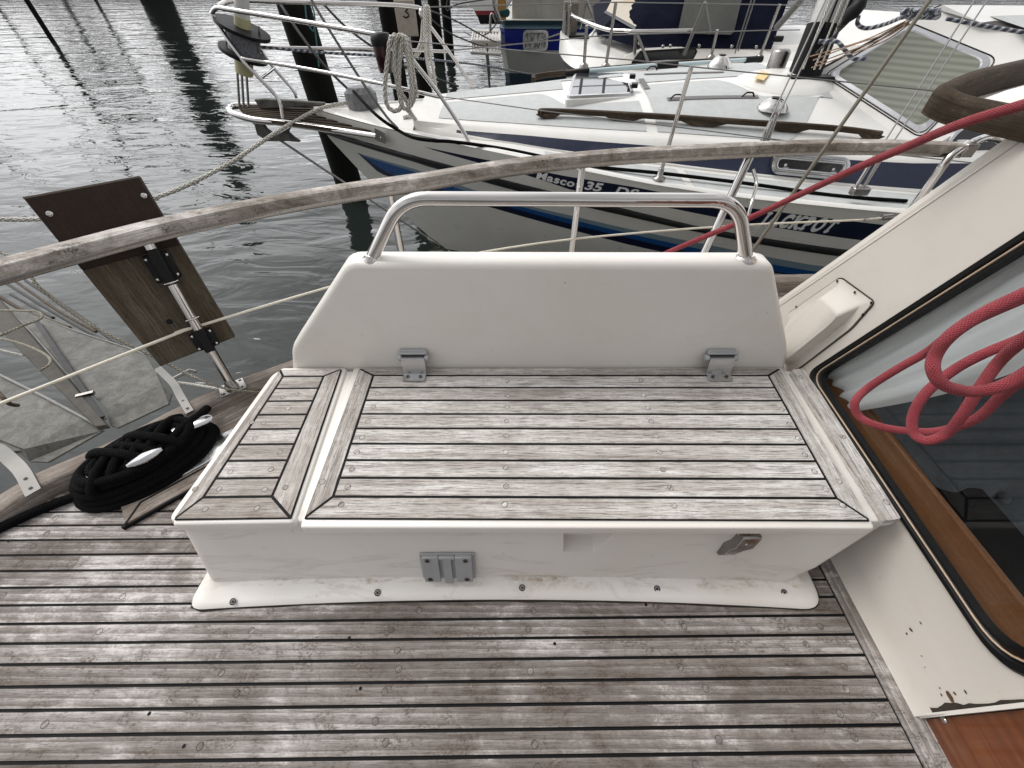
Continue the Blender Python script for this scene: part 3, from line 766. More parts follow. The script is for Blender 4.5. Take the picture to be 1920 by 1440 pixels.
# bracket for a removable table leg on the front wall
def wall_frame(px, py):
    """point on the front wall with its local frame"""
    yy = lambda z: lerp(wf + .008, YF + .004, (z - .042) / (ZT - .045 - .042))
    y_ = YF
    for _ in range(40): y_ = lerp(y_, yy(Py(px, py, y_).z), .3)
    p = Py(px, py, y_)
    n = V((0, -1, (yy(.15) - yy(.05)) / .1 * 1.0)).normalized(); n = V((0, -1, -(yy(.10) - yy(.20)) / .1)).normalized()
    return p, n
c, n = wall_frame(841, 1058)
upv = V((0, n.z, -n.y)).normalized(); upv = upv if upv.z > 0 else -upv
nw = V((1, 0, 0)).cross(upv); Rw = Matrix((V((1, 0, 0)), upv, nw)).transposed()
br = sub('table_leg_bracket', c)
W_, H_ = .120, .084
g = MB(); g.box(c + nw * .003, (W_, H_, .006), Rw)
g.box(c + nw * .0105 + V((-.036, 0, 0)), (.036, H_, .009), Rw); g.box(c + nw * .0105 + V((.036, 0, 0)), (.036, H_, .009), Rw)
g.box(c + nw * .0100 + V((.0, 0, 0)) - upv * .004, (.019, H_ * 1.06, .008), Rw); g.box(c + nw * .0112 + V((.0, 0, 0)) + upv * (H_ / 2 - .004), (.034, .008, .0075), Rw)
g.build('plate', M['alu'], br, bevel=.0016)
for sx in (-1, 1):
    for sy in (-1, 1):
        g = MB(); g.disc(c + nw * .0152 + V((sx * .041, 0, 0)) + upv * sy * H_ * .38, nw, .0062, 14, .003, .0006); g.m = 1
        g.disc(c + nw * .0152 + V((sx * .041, 0, 0)) + upv * sy * H_ * .38, nw, .003, 10, 0, .0004); g.build('screw', [M['steel2'], M['black']], br)
# over-centre latch
c, n = wall_frame(1378, 1014)
la = sub('lid_latch', c)
A = V((1, 0, 0)); 
g = MB(); rows = []
for k, (h, o_, hw) in enumerate(((.034, .006, .019), (.034, .016, .019), (.030, .021, .019), (.006, .024, .018), (-.004, .022, .017), (-.02, .019, .012), (-.034, .010, .009), (-.036, .002, .009))):
    sk = .45 * h; rows.append([c + A * (sk - hw * .9 + (.004 if h > 0 else -.006)) + upv * h + nw * 0, c + A * (sk - hw + (.004 if h > 0 else -.006)) + upv * h + nw * o_, c + A * (sk + hw + (.004 if h > 0 else -.006)) + upv * h + nw * o_, c + A * (sk + hw * .9 + (.004 if h > 0 else -.006)) + upv * h + nw * 0])
g.grid(rows, False); g.face(rows[0]); g.face(list(reversed(rows[-1])))
g.build('lever', M['steel2'], la, bevel=.0025)
g = MB(); g.lathe(c + A * .010 + upv * .014 + nw * .0225, nw, [(.0055, 0), (.005, .0018), (.0001, .002)], 14); g.build('rivet', M['steel2'], la)
g = MB(); g.lathe(c + A * -.010 - upv * .018 + nw * .017, nw, [(.004, 0), (.0001, .002)], 10); g.build('rivet', M['steel2'], la)
for k_ in (-.006, .018):
    g = MB(); g.tube([c + A * k_ + upv * .030 + nw * .008, c + A * k_ + upv * .046 + nw * .006], .0018, 6); g.build('hook_wire', M['steel'], la)
# backrest
YB = .785
front = [Py(x, y, YB) for x, y in ((541, 694), (544, 655), (640, 502), (655, 494), (1447, 497), (1461, 515), (1481, 660), (1482, 696))]
pz = [(p.x, p.z) for p in front]
pz = [(pz[0][0], .20)] + pz[1:2] + [(Py(646, 497, YB).x, Py(650, 497, YB).z)] + [(Py(1455, 499, YB).x, Py(1455, 499, YB).z)] + [(Py(1481, 655, YB).x, Py(1481, 655, YB).z), (Py(1482, 690, YB).x, .20)]
def shp(s, y): return [V((p.x, y + (p.y - .22) * .02, p.y)) for p in roundpoly([tuple(q) for q in (shrink(pz, s) if s else pz)], (.001, .022, .022, .022, .03, .001), 7, 5)]
g = MB(); g.smooth = True
rr = [shp(.014, YB), shp(.006, YB + .003), shp(.0015, YB + .009), shp(0, YB + .017), shp(0, YB + .050), shp(.003, YB + .058), shp(.010, YB + .064)]
g.grid(rr, True); g.face(list(reversed(rr[0]))); g.face(rr[-1])
g.build('backrest', M['gel'], locker, sharp=60, fix=True)
# lid hinges
def hinge(px0, px1):
    h = sub('lid_hinge', Pz((px0 + px1) / 2, 690, ZT))
    xa, xb = Py(px0, 660, YB - .01).x, Py(px1, 660, YB - .01).x; xm = (xa + xb) / 2; hw = (xb - xa) / 2
    zt = Py(px0, 657, YB - .004).z
    g = MB(); g.box((xm, YB - .004, zt - .012), (hw * 1.75, .008, .030)); g.box((xm, YB - .012, zt - .001), (hw * 1.9, .012, .004))
    for s in (-1, 1): g.lathe((xm + s * hw * .78, YB - .014, zt - .016), (s, 0, 0), [(.010, 0), (.010, hw * .2), (.007, hw * .26), (.0001, hw * .27)], 16)
    g.build('hinge_leaf', M['alu'], h, bevel=.0015)
    g = MB(); w_ = hw * .78; z0 = ZT + .001
    rows = [[V((xm + s * w_, YB - .013, zt - .009)) for s in (-1, 1)], [V((xm + s * w_, YB - .026, zt - .012)) for s in (-1, 1)], [V((xm + s * w_, YB - .036, z0 + .004)) for s in (-1, 1)], [V((xm + s * w_ * .95, YB - .062, z0 + .003)) for s in (-1, 1)]]
    low = [[p - V((0, -.004, .003)) for p in r_] for r_ in rows]
    for a_, b_ in zip(rows, rows[1:]): g.face([a_[0], b_[0], b_[1], a_[1]])
    for a_, b_ in zip(low, low[1:]): g.face([a_[1], b_[1], b_[0], a_[0]])
    g.face([rows[-1][0], low[-1][0], low[-1][1], rows[-1][1]])
    for k in range(3):
        g.face([rows[k][0], low[k][0], low[k + 1][0], rows[k + 1][0]]); g.face([rows[k][1], rows[k + 1][1], low[k + 1][1], low[k][1]])
    g.build('hinge_arm', M['cast'], h, fix=True)
    for s in (-1, 1):
        g = MB(); g.disc((xm + s * w_ * .55, YB - .046, z0 + .0045), (0, -.05, 1), .0052, 12, .003, .0008); g.m = 1; g.disc((xm + s * w_ * .55, YB - .046, z0 + .0045), (0, -.05, 1), .003, 10, 0, .0006); g.build('screw', [M['steel2'], M['black']], h)
    return h
h1 = hinge(746, 802); h2 = hinge(1325, 1385)
# steel grab rail on top of the backrest
zt = Py(1000, 500, YB).z
ztop = zt + .0005; yy = YB + .034
fl, frr = Pz(692, 495, ztop), Pz(1413, 502, ztop); fl.y = frr.y = yy
yt = yy + .01
tl, trr = Py(752, 372, yt), Py(1384, 376, yt)
hr = sub('grab_handle', fl)
g = MB(); g.tube(bend_path([fl, tl, trr, frr], .055, 10), .0138, 24); g.build('tube', M['steel'], hr)
for f_, t_ in ((fl, tl), (frr, trr)):
    g = MB(); g.lathe(f_ - V((0, 0, .001)), (0, 0, 1), [(.023, 0), (.022, .003), (.0175, .006), (.015, .010), (.0142, .013)], 24); g.build('foot_collar', M['steel'], hr)

# ================================================================== CABIN
XB = .79
cab = thing('wheelhouse', 'cream wheelhouse end wall with a large black rimmed window beside the locker', 'wheelhouse', (XB, .5, 0))
def yz(px, py, x=XB): p = Px(px, py, x); return (p.y, p.z)
o1, o2 = yz(1478, 556), yz(1900, 262)
sl = (o2[0] - o1[0]) / (o2[1] - o1[1])
top = .82
YE = .062
outer = [(YE, .0), (YE, top), (o1[0] + sl * (top - o1[1]), top), (o1[0] + sl * (-o1[1]), 0)]
wf_far0, wf_far1 = yz(1527, 692), yz(1920, 438)
sw = (wf_far1[0] - wf_far0[0]) / (wf_far1[1] - wf_far0[1])
zb0, zb1 = yz(1690, 978)[1] + .004, .228
def win(ins):
    # window opening, order matches 'outer': near-bottom, near-top, far-top, far-bottom
    q = [(.088, .212), (.088, .90), (wf_far0[0] + sw * (.90 - wf_far0[1]), .90), (wf_far0[0] + sw * (.235 - wf_far0[1]) , .235)]
    q = [tuple(p) for p in shrink(q, ins)] if ins else q
    return roundpoly(q, (.075, .03, .03, .05), 8, 6)
# clip the visible wall at the roof: window continues under the roof so use a lower head
def win2(ins):
    hz = .775
    q = [(.088, .215), (.088, hz), (wf_far0[0] + sw * (hz - wf_far0[1]), hz), (wf_far0[0] + sw * (.238 - wf_far0[1]), .238)]
    q = [tuple(p) for p in shrink(q, ins)] if ins else q
    return roundpoly(q, (.075, .03, .03, .045), 8, 6)
g = MB()
oo = roundpoly(outer, .0001, 8, 6)
W0 = win2(-.004)
sh = lambda z: -max(0, .035 - z) * .45
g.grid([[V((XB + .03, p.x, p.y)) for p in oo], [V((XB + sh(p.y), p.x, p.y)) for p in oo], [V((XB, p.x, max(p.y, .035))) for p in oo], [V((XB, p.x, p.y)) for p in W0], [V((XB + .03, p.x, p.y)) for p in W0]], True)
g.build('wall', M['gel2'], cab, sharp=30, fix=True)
# chamfered outer corner and the side going forward
g = MB(); ya = lambda z: o1[0] + sl * (z - o1[1])
rows = [[V((XB - .0015, ya(z) - .012, z)), V((XB + .004, ya(z) + .004, z)), V((XB + .03, ya(z) + .035, z)), V((XB + 2.6, ya(z) + .20, z))] for z in (0, .3, .6, top)]
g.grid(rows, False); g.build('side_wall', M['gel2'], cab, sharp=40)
def frame_ring(i0, i1, x0, x1, name, mat):
    g = MB(); a_, b_ = win2(i0), win2(i1)
    g.grid([[V((XB + .001, p.x, p.y)) for p in a_], [V((x0, p.x, p.y)) for p in win2(lerp(i0, i1, .25))], [V((x0, p.x, p.y)) for p in win2(lerp(i0, i1, .75))], [V((x1, p.x, p.y)) for p in b_]], True)
    return g.build(name, mat, winp, sharp=50)
winp = MB(); wq = win2(.022); winp.face([V((XB + .012, p.x, p.y)) for p in wq]); winp = winp.build('window', M['glass'], cab)
frame_ring(-.004, .012, XB - .006, XB + .002, 'outer_gasket', M['black'])
g = MB(); g.tube([V((XB - .003, p.x, p.y)) for p in win2(.0135)], .0019, 6, closed=True); g.build('bead', M['cream'], winp)
frame_ring(.015, .025, XB - .003, XB + .010, 'inner_gasket', M['black'])
# blister cover on the wall
cov = [yz(*p) for p in ((1478, 590), (1577, 521), (1640, 567), (1598, 615), (1500, 690), (1470, 700))]
cvx = MB(); co = roundpoly(cov, .012, 5, 3); ci = roundpoly([tuple(p) for p in shrink(cov, .017)], .01, 5, 3)
pk = [yz(*p) for p in ((1488, 625), (1560, 560), (1598, 592), (1578, 612), (1500, 672), (1480, 680))]; ck = roundpoly(pk, .014, 5, 3)
cvx.smooth = True
cvx.grid([[V((XB - .001, p.x, p.y)) for p in co], [V((XB - .005, p.x, p.y)) for p in co], [V((XB - .007, p.x, p.y)) for p in ci], [V((XB - .030, lerp(p.x, q.x, .8), lerp(p.y, q.y, .8))) for p, q in zip(ci, ck)], [V((XB - .034, q.x, q.y)) for q in ck]], True)
cvx.face([V((XB - .034, q.x, q.y)) for q in ck])
vc = cvx.build('vent_cover', M['gel2'], cab, sharp=35, fix=True)
for p in ((1570, 527), (1603, 548), (1634, 568), (1493, 575), (1618, 590)):
    q = Px(*p, XB - .0075); g = MB(); g.disc(q, (-1, 0, 0), .0032, 10, 0, .0006); g.build('screw', M['black'], vc)
g = MB(); g.tube([V((XB - .0012, p.x, p.y)) for p in roundpoly([tuple(p) for p in shrink(cov, -.002)], .012, 5, 3)], .0014, 5, closed=True); g.build('seal_line', M['dirt'], vc)
# varnished door panel below the wall's edge, pale trim and its screw
g = MB(); g.prism([(XB + .004, YE - .004, -.02), (XB + .004, -1.1, -.02), (XB + .004, -1.1, .8), (XB + .004, YE - .004, .8)], (-.03, 0, 0), uvd=(0, 1, 0)); dr = g.build('door_panel', M['varnish'], cab)
g = MB(); g.box((XB + .0, YE + .0005, .4), (.014, .006, .80)); g.build('trim_strip', M['gel'], dr)
g = MB(); q = Px(1770, 1350, XB + .003); g.lathe(q, (-1, 0, 0), [(.0055, 0), (.005, .002), (.002, .0028), (.0001, .0028)], 12); g.build('screw', M['steel'], dr)
# rot, rust and dirt marks at the foot of the wall
def blotch(g, c, n, r, seed, seg=11, el=1.0):
    rs = random.Random(seed); n = V(n).normalized(); a_ = V((0, 1, 0)); b_ = n.cross(a_).normalized()
    g.face([V(c) + a_ * math.cos(t) * r * k * el + b_ * math.sin(t) * r * k for t, k in [(2 * math.pi * i / seg, rs.uniform(.5, 1.15)) for i in range(seg)]])
for i, (px, py, r, el) in enumerate(((1782, 1308, .008, 1.6), (1790, 1300, .004, 1), (1765, 1303, .003, 1), (1762, 1290, .0025, 1), (1707, 1180, .005, 1.2), (1700, 1188, .003, 1), (1726, 1168, .0022, 1.8), (1650, 1084, .002, 1), (1728, 1230, .002, 1), (1734, 1251, .0018, 1), (1810, 1297, .003, 1.5))):
    g = MB(); c = Px(px, py, XB); c = Px(px, py, XB + sh(c.z) - .0012); blotch(g, c, (-1, 0, .0), r * .75, i, el=el); g.build('rust_spot', M['rust'] if i < 6 and i != 2 else M['dirt'], cab)
g = MB()
rs = random.Random(4); prev = None
top_ = []; bot = []
for i in range(26):
    y = lerp(YE + .002, YE + .05, 0) ; 
for i in range(22):
    z = i * .012; yv = YE + .004 + (.006 + .01 * rs.random()) * (1 - i / 24); top_.append(V((XB - .0016, yv, z))); bot.append(V((XB - .0016, YE + .0036, z)))
g.grid([bot, top_], False); g.build('dirty_joint', M['dirt'], cab)
# roof corner with teak edging and hand rail
A_ = Pz(1752, 192, .835); B_ = Pz(1920, 232, .828); C_ = Pz(1920, 124, .860)
A2, B2, C2 = V((A_.x, A_.y)), V((B_.x, B_.y)), V((C_.x, C_.y))
Bf = A2 + (B2 - A2) * 9; Cf = A2 + (C2 - A2) * 7
rp = roundpoly([tuple(A2), tuple(Bf), (Cf.x + .6, Bf.y), tuple(Cf)], (.05, .01, .01, .01), 8, 1)
g = MB(); cx = V((1.6, .4))
ro = [(p - A2) for p in rp]
inn = roundpoly([tuple(p) for p in shrink([tuple(A2), tuple(Bf), (Cf.x + .6, Bf.y), tuple(Cf)], .028)], (.04, .01, .01, .01), 8, 1)
inn2 = roundpoly([tuple(p) for p in shrink([tuple(A2), tuple(Bf), (Cf.x + .6, Bf.y), tuple(Cf)], .055)], (.03, .01, .01, .01), 8, 1)
rp = roundpoly([tuple(p) for p in shrink([tuple(A2), tuple(Bf), (Cf.x + .6, Bf.y), tuple(Cf)], .008)], (.05, .01, .01, .01), 8, 1)
g.grid([[V((p.x, p.y, .812)) for p in rp], [V((p.x, p.y, .83)) for p in rp], [V((p.x, p.y, .832)) for p in inn], [V((p.x, p.y, .852)) for p in inn2]], True)
g.face([V((p.x, p.y, .852)) for p in inn2]); g.face([V((p.x, p.y, .812)) for p in reversed(rp)])
rf = g.build('roof', M['gel'], cab, sharp=35, fix=True)
g = MB(); g.tone = .2
pa = bend_path([A2.lerp(Cf, 1.0).to_3d() + V((0, 0, .862)), (A2 + (C2 - A2) * .3).to_3d() + V((0, 0, .858)), A2.to_3d() + V((0, 0, .846)), (A2 + (B2 - A2) * .25).to_3d() + V((0, 0, .838)), (A2 + (B2 - A2) * 6).to_3d() + V((0, 0, .815))], .06, 8)
g.tube(pa, None, prof=[(-.012, -.027), (-.014, 0), (-.012, .008), (-.006, .012), (.006, .012), (.012, .008), (.014, 0), (.012, -.027)], up=(0, 0, 1)); g.build('roof_edging', M['darkteak'], rf, sharp=45)

# interior seen through the window
it = thing('cabin_interior', 'dark cabin interior with slate buttoned seat behind the window', 'cabin interior', (1.3, .5, -.2))
g = MB(); g.box((XB + .070, .45, .208), (.085, 1.05, .03)); g.box((XB + .106, .45, .2245), (.013, 1.05, .012)); g.box((XB + .055, .45, -.05), (.03, 1.05, .48))
g.build('window_sill', M['sill'], it, bevel=.004)
g = MB(); rows = []
nU, nV = 90, 60
for j in range(nV + 1):
    row = []
    for i in range(nU + 1):
        x = lerp(XB + .09, XB + 1.1, i / nU); s = j / nV; y = lerp(.42, .86, s ** 1.0); z = lerp(-.20, .42, s)
        d = 0
        for bx in range(8):
            for bz in (.28, .70):
                bxx = XB + .16 + bx * .105 + (.05 if bz > .5 else 0)
                rr2 = ((x - bxx) / .03) ** 2 + ((s - bz) / .05) ** 2; d += .030 * math.exp(-rr2 * .6)
        d += .03 * math.exp(-((s - .5) / .025) ** 2) + .004 * math.sin(x * 37 + s * 9)
        row.append(V((x, y + d * .8 - .03 * math.sin(math.pi * ((s * 2) % 1)), z - d * .6)))
    rows.append(row)
g.smooth = True; g.grid(rows); cu = g.build('buttoned_cushion', M['cushion'], it)
for bx in range(8):
    for bz in (.28, .70):
        x = XB + .16 + bx * .105 + (.05 if bz > .5 else 0); g = MB(); g.smooth = True
        g.lathe(V((x, lerp(.42, .86, bz) - .014, lerp(-.2, .42, bz) - .001)), (0, -.8, .57), [(.016, -.004), (.015, .002), (.008, .006), (.0001, .007)], 12); g.build('button', M['cushion'], cu)
g = MB(); g.box((XB + .7, .1, -.235), (1.4, 1.7, .03)); g.build('floor', M['floorwood'], it)
g = MB(); g.grid([[V((XB + .04, ya(z) - .03, z)) for z in (-.2, .79)], [V((XB + 1.25, ya(z) + .05, z)) for z in (-.2, .79)]], False); g.build('lining', M['floorwood'], it)
g = MB(); rows = []
for j in range(60):
    s = j / 59; z = lerp(.245, .80, s); yc = wf_far0[0] + sw * (z - wf_far0[1])
    rows.append([V((XB + .045 + .010 * math.sin(k * 1.6 + s * 3) + .005 * math.sin(k * .7 + 2), yc + .02 - k * .0095 - k * .003 * math.sin(s * 3), z)) for k in range(17)])
g.smooth = True; g.grid(rows); cu_ = g.build('curtain', M['curtain'], it)
# ================================================================== NEIGHBOUR BOAT
YC = 4.2
stem_t = [(-1.7, 0.1), (-1.34, -.55), (-1.18, -.82), (-.85, -1.13), (-.45, -1.46), (-.30, -1.57), (-.12, -1.70), (.07, -1.75), (.4, -1.8)]
xs_ = lambda z: interp(stem_t, z)
def hb(x, z):
    s = max(0, x - xs_(z))
    bm = interp([(-1.7, .8), (-1.3, 1.15), (-.8, 1.48), (-.2, 1.6), (.2, 1.62)], z)
    Lh = interp([(-1.5, 6.2), (-.3, 5.5), (.1, 5.4)], z); e = interp([(-1.5, 1.7), (-.2, 2.2)], z)
    return bm * (1 - (1 - min(s / Lh, 1)) ** e) + .012
def on_hull(px, py):
    y = 3.0
    for _ in range(60):
        p = Py(px, py, y); y = lerp(y, YC - hb(p.x, p.z), .5)
    return Py(px, py, y)
def ztab(pxs):
    t = sorted([(p.x, p.z) for p in [on_hull(*q) for q in pxs]]); return t
ridge = ztab([(600, 208), (709, 238), (823, 262), (862, 272), (981, 296), (1112, 323), (1228, 345), (1394, 369), (1520, 382), (1707, 399)])
b_top = ztab([(808, 278), (914, 300), (1054, 329), (1180, 349), (1399, 389), (1520, 405), (1660, 422)])
b_bot = ztab([(808, 280), (887, 302.6), (997, 331), (1070, 356), (1246, 388), (1369, 412.5), (1607, 450)])
s_top = ztab([(602, 245), (660, 258), (780, 292), (840, 308), (947, 337), (1020, 355), (1142, 384), (1180, 393), (1331, 429), (1460, 450), (1581, 467)])
s_bot = ztab([(602, 249), (660, 268), (780, 304), (804, 312), (911, 342), (963, 356), (1090, 386), (1180, 406), (1305, 434), (1414, 456), (1569, 480)])
l0 = ztab([(675, 288), (775, 316), (885, 355), (988, 385.5), (1070, 404), (1180, 429.6), (1324, 458), (1452, 484), (1535, 499)])
l1 = ztab([(680, 292), (765, 318), (869, 357), (969, 385.5), (1070, 411), (1180, 438), (1331, 471), (1444, 495), (1520, 508)])
l2 = ztab([(688, 300), (725, 323), (840, 358), (944, 385.5), (1070, 420), (1180, 446.5), (1293, 473), (1482, 515)])
l3 = ztab([(699, 314), (712, 325), (810, 359), (909, 385.5), (1070, 430.5), (1180, 459), (1282, 481), (1400, 507)])
xend = 8.0
def zz(tab, x, sl=None):
    if x < tab[0][0]: return tab[0][1] + (x - tab[0][0]) * (sl if sl is not None else (tab[1][1] - tab[0][1]) / (tab[1][0] - tab[0][0]))
    if x > tab[-1][0]: return tab[-1][1] + (x - tab[-1][0]) * .012
    return interp(tab, x)
SB = -.16
def flat(x): return zz(s_bot, x)
def merged(tab, other, x):
    # forward of a stripe's start its edges run together
    if x < tab[0][0]: return other[0][1] + (x - other[0][0]) * -.10
    return zz(tab, x)
LN = [lambda x: zz(ridge, x), lambda x: merged(b_top, b_top, x), lambda x: merged(b_bot, b_top, x), lambda x: zz(s_top, x), lambda x: zz(s_bot, x),
      lambda x: merged(l0, l0, x), lambda x: merged(l1, l0, x), lambda x: merged(l2, l0, x), lambda x: merged(l3, l0, x)]
rowsf = [lambda x: zz(ridge, x) + 0, lambda x: lerp(zz(ridge, x), LN[1](x), .35)] + LN[1:5] + [lambda x: lerp(LN[4](x), LN[5](x), .5)] + LN[5:9]
for t in (.2, .4, .6, .8, .93): rowsf.append(lambda x, t=t: lerp(LN[8](x), -1.28, t))
rowsf += [lambda x: -1.285, lambda x: -1.215 - .03, lambda x: -1.32, lambda x: -1.7]
rowsf = rowsf[:-4] + [lambda x: -1.23, lambda x: -1.7]
nq = 90; D = [((i / nq) ** 1.7) * 9.0 for i in range(nq + 1)]
def hull_pt(fz, d, out_=0.0, side=-1):
    x = d - 1.5
    for _ in range(25): x = lerp(x, xs_(fz(x)) + d, .6)
    z = fz(x); b = hb(x, z) if d > 0 else 0.0
    return V((x, YC + side * (b + out_), z))
matrow = {3: 1, 5: 4, 7: 2, 8: 3, 9: 1}   # row index -> material
nei = thing('sailing_boat', 'white motor sailer with navy and blue stripes named JACKPOT moored behind the guard rail', 'sailing boat', (1.5, YC, -1.3))
names = []
R_near = [[hull_pt(f, d) for d in D] for f in rowsf]
R_far = [[V((p.x, 2 * YC - p.y, p.z)) for p in r_] for r_ in R_near]
# material of the band between row j and j+1 : rows: 0 ridge,1,2 btop,3 bbot,4 stop,5 sbot,6 mid,7 l0,8 l1,9 l2,10 l3,...
band = {2: 1, 7: 2, 8: 3, 9: 1}
nr = len(rowsf)
g = MB(); g.smooth = True
mf = lambda j, i: band.get(j, 1 if j >= nr - 2 else 0)
g.grid(R_near, False, flip=True, mats=mf); g.grid(R_far, False, mats=mf)
hull = g.build('hull', [M['hullwhite'], M['navy'], M['ltblue'], M['blue']], nei, sharp=60)
# rubbing strake as a real moulding
def strake(side):
    rows = []
    for d in D:
        a_ = hull_pt(rowsf[4], d, 0, side); b_ = hull_pt(rowsf[5], d, 0, side); n = V((0, side * 1.0, 0)) + V((-.6 if d < .3 else -.2, 0, 0)); n.normalize()
        h = (a_ - b_)
        rows.append([a_ + n * -.01, a_ + n * .016 - h * .08, a_ + n * .024 - h * .3, b_ + n * .024 + h * .3, b_ + n * .016 + h * .08, b_ - n * .01])
    g = MB(); g.smooth = True; g.grid(rows, False); return g.build('rubbing_strake', M['strake'], nei, sharp=70)
strake(-1); strake(1)
# ---- deck, coach roof
def side_w(x): return interp([(-1.6, .0), (-.9, .06), (-.6, .12), (.2, .24), (1.2, .36), (2.2, .40), (6, .40)], x)
def wfoot(x): return max(.015, hb(x, 0.0) - side_w(x) - .05)
def wroof(x): return max(.01, wfoot(x) - interp([(-.8, .02), (.0, .09), (6, .13)], x))
def on_surf(px, py, f):
    y = 3.2
    for _ in range(60):
        p = Py(px, py, y); y = lerp(y, f(p.x), .5)
    return Py(px, py, y)
def ztab2(pxs, f): return sorted([(p.x, p.z) for p in [on_surf(*q, f) for q in pxs]])
foot_t = ztab2([(820, 254), (950, 268), (1081, 290), (1320, 320), (1445, 334), (1600, 351), (1745, 364)], lambda x: YC - wfoot(x))
nb_t = ztab2([(821, 242), (956, 267), (1073, 284), (1320, 314), (1445, 328), (1600, 345), (1745, 356)], lambda x: YC - wfoot(x) + .015)
nt_t = ztab2([(821, 240.5), (1000, 255), (1180, 270), (1320, 281), (1600, 300), (1707, 306)], lambda x: YC - lerp(wfoot(x), wroof(x), .7))
re_t = ztab2([(800, 228), (950, 243), (1228, 263), (1400, 274), (1650, 296)], lambda x: YC - wroof(x))
rb_t = ztab2([(810, 222), (950, 233), (1219, 250), (1400, 262), (1650, 282)], lambda x: YC - wroof(x) + .07)
zcen_t = [(-1.7, .085), (-1.2, .10), (-.65, .125), (.5, .215), (1.5, .28), (2.4, .325), (3.2, .35), (8, .35)]
def roof_z(x, y):
    hw = max(.05, wroof(x) - .07); dy = min(1, abs(y - YC) / hw); zb = zz(rb_t, x); zc = interp(zcen_t, x)
    if y > YC: return zb + (zc + .035 * dy - zb) * (1 - dy ** 7)
    return zb + (zc - zb) * (1 - dy ** max(.95, min(2.1, interp([(1.4, 2.1), (2.3, 1.5), (2.8, .95)], max(1.4, x)))))
X0 = -.80
cols = [X0 + (i / 70) * 8.3 for i in range(71)]
def deck_rows(side):
    rows = []
    for x in cols:
        b = hb(x, 0.0); w_, wr_ = wfoot(x), wroof(x); zr = zz(ridge, x); zf = min(zz(foot_t, x), zr + .015)
        P = lambda dy, z: V((x, YC + side * dy, z))
        rows.append([P(b - .001, zr), P(b - .018, zr + .014), P(b - .045, zr + .014), P(b - .062, zr - .006), P(w_, zf), P(w_ - .004, zf + .012), P(w_ - .015, zz(nb_t, x)), P(lerp(w_, wr_, .7), zz(nt_t, x)), P(wr_, zz(re_t, x)), P(lerp(wr_, wr_ - .07, .4), lerp(zz(re_t, x), zz(rb_t, x), .75))] + [P(k, roof_z(x, YC + side * k)) for k in [max(.0, wr_ - .07) * (1 - q / 12) for q in range(13)]])
    return rows
g = MB(); g.smooth = True
fm = lambda j, i: 1 if (i == 6 and cols[j] > -.55) else 0
g.grid(deck_rows(-1), False, mats=fm); g.grid(deck_rows(1), False, flip=True, mats=fm)
# foredeck forward of the coach roof
fx = [-1.75 + i * (X0 + 1.75) / 14 for i in range(15)]
def fore(side):
    rows = []
    for x in fx:
        b = max(.012, hb(x, 0.0)); zr = zz(ridge, x); t = max(0, (x + 1.75) / (X0 + 1.75)); zc = interp(zcen_t, x)
        P = lambda dy, z: V((x, YC + side * dy, z))
        inn = max(.002, b - .06)
        rows.append([P(b - .001, zr), P(max(.002, b - .018), zr + .014), P(max(.002, b - .045), zr + .014), P(inn, zr - .002)] + [P(inn * (1 - q / 8), lerp(zr, zc, 1 - (1 - q / 8) ** 2) * 1) for q in range(1, 9)])
    return rows
g.grid(fore(-1), False); g.grid(fore(1), False, flip=True)
hd = g.build('deck_moulding', [M['white'], M['navy']], nei, sharp=45)
# non-skid panels and grip strips lying on the mouldings
def patch(name, x0, x1, ya, yb_, mat, nx=26, ny=12, lift=.004, par=None):
    g = MB(); g.smooth = True; rows = []
    for i in range(nx + 1):
        x = lerp(x0, x1, i / nx); a_, b_ = ya(x) if callable(ya) else ya, yb_(x) if callable(yb_) else yb_
        rows.append([V((x, lerp(a_, b_, j / ny), roof_z(x, lerp(a_, b_, j / ny)) + lift)) for j in range(ny + 1)])
    g.grid(rows, False); return g.build(name, mat, par or hd)
edge = lambda x: YC - (wroof(x) - .085)
edgef = lambda x: YC + (wroof(x) - .085)
ease = lambda x, a_, b_: max(0, min(1, (x - a_) / (b_ - a_))) ** 2 * (3 - 2 * max(0, min(1, (x - a_) / (b_ - a_))))
patch('nonskid_panel', -.60, 1.02, edge, lambda x: max(edge(x) + .005, YC + .03 - .37 * ease(x, .22, .48)), M['nonskid'], 60)
patch('nonskid_panel', 1.10, 2.55, lambda x: edge(x) + .7 * ease(x, 2.0, 2.62), lambda x: YC + .03 - .40 * ease(x, 1.72, 2.0), M['nonskid'], 40)
patch('nonskid_panel', -.60, .45, lambda x: YC + .10, lambda x: max(YC + .105, edgef(x)), M['nonskid'])
patch('nonskid_panel', 1.10, 2.3, lambda x: YC + .10, edgef, M['nonskid'])
patch('nonskid_panel', .45, 1.02, lambda x: YC + .36, edgef, M['nonskid'])
def roof_at(px, py, dz=0.0):
    y = 4.2
    for _ in range(60):
        p = Py(px, py, y); d = ray(px, py); t = (roof_z(p.x, p.y) + dz - 1) / d.z; y = lerp(y, (CAM + d * t).y, .5)
    return Py(px, py, y)
def tape(pq):
    g = MB(); q = [roof_at(*p, .012) for p in pq]; n_ = 8
    g.grid([[q[0].lerp(q[1], i / n_), q[3].lerp(q[2], i / n_)] for i in range(n_ + 1)], False)
    g.v = [(x_, y_, roof_z(x_, y_) + .010) for x_, y_, z_ in g.v]; return g.build('grip_strip', M['greytape'], hd, fix=True)
tape([(1197, 147), (1207, 146), (1219, 165), (1208, 166)]); tape([(1395, 142), (1406, 142), (1427, 160), (1415, 161)])
tape([(1250, 182), (1421, 178), (1424, 183), (1253, 188)]); tape([(1207, 137), (1357, 133), (1358, 135), (1209, 139)])
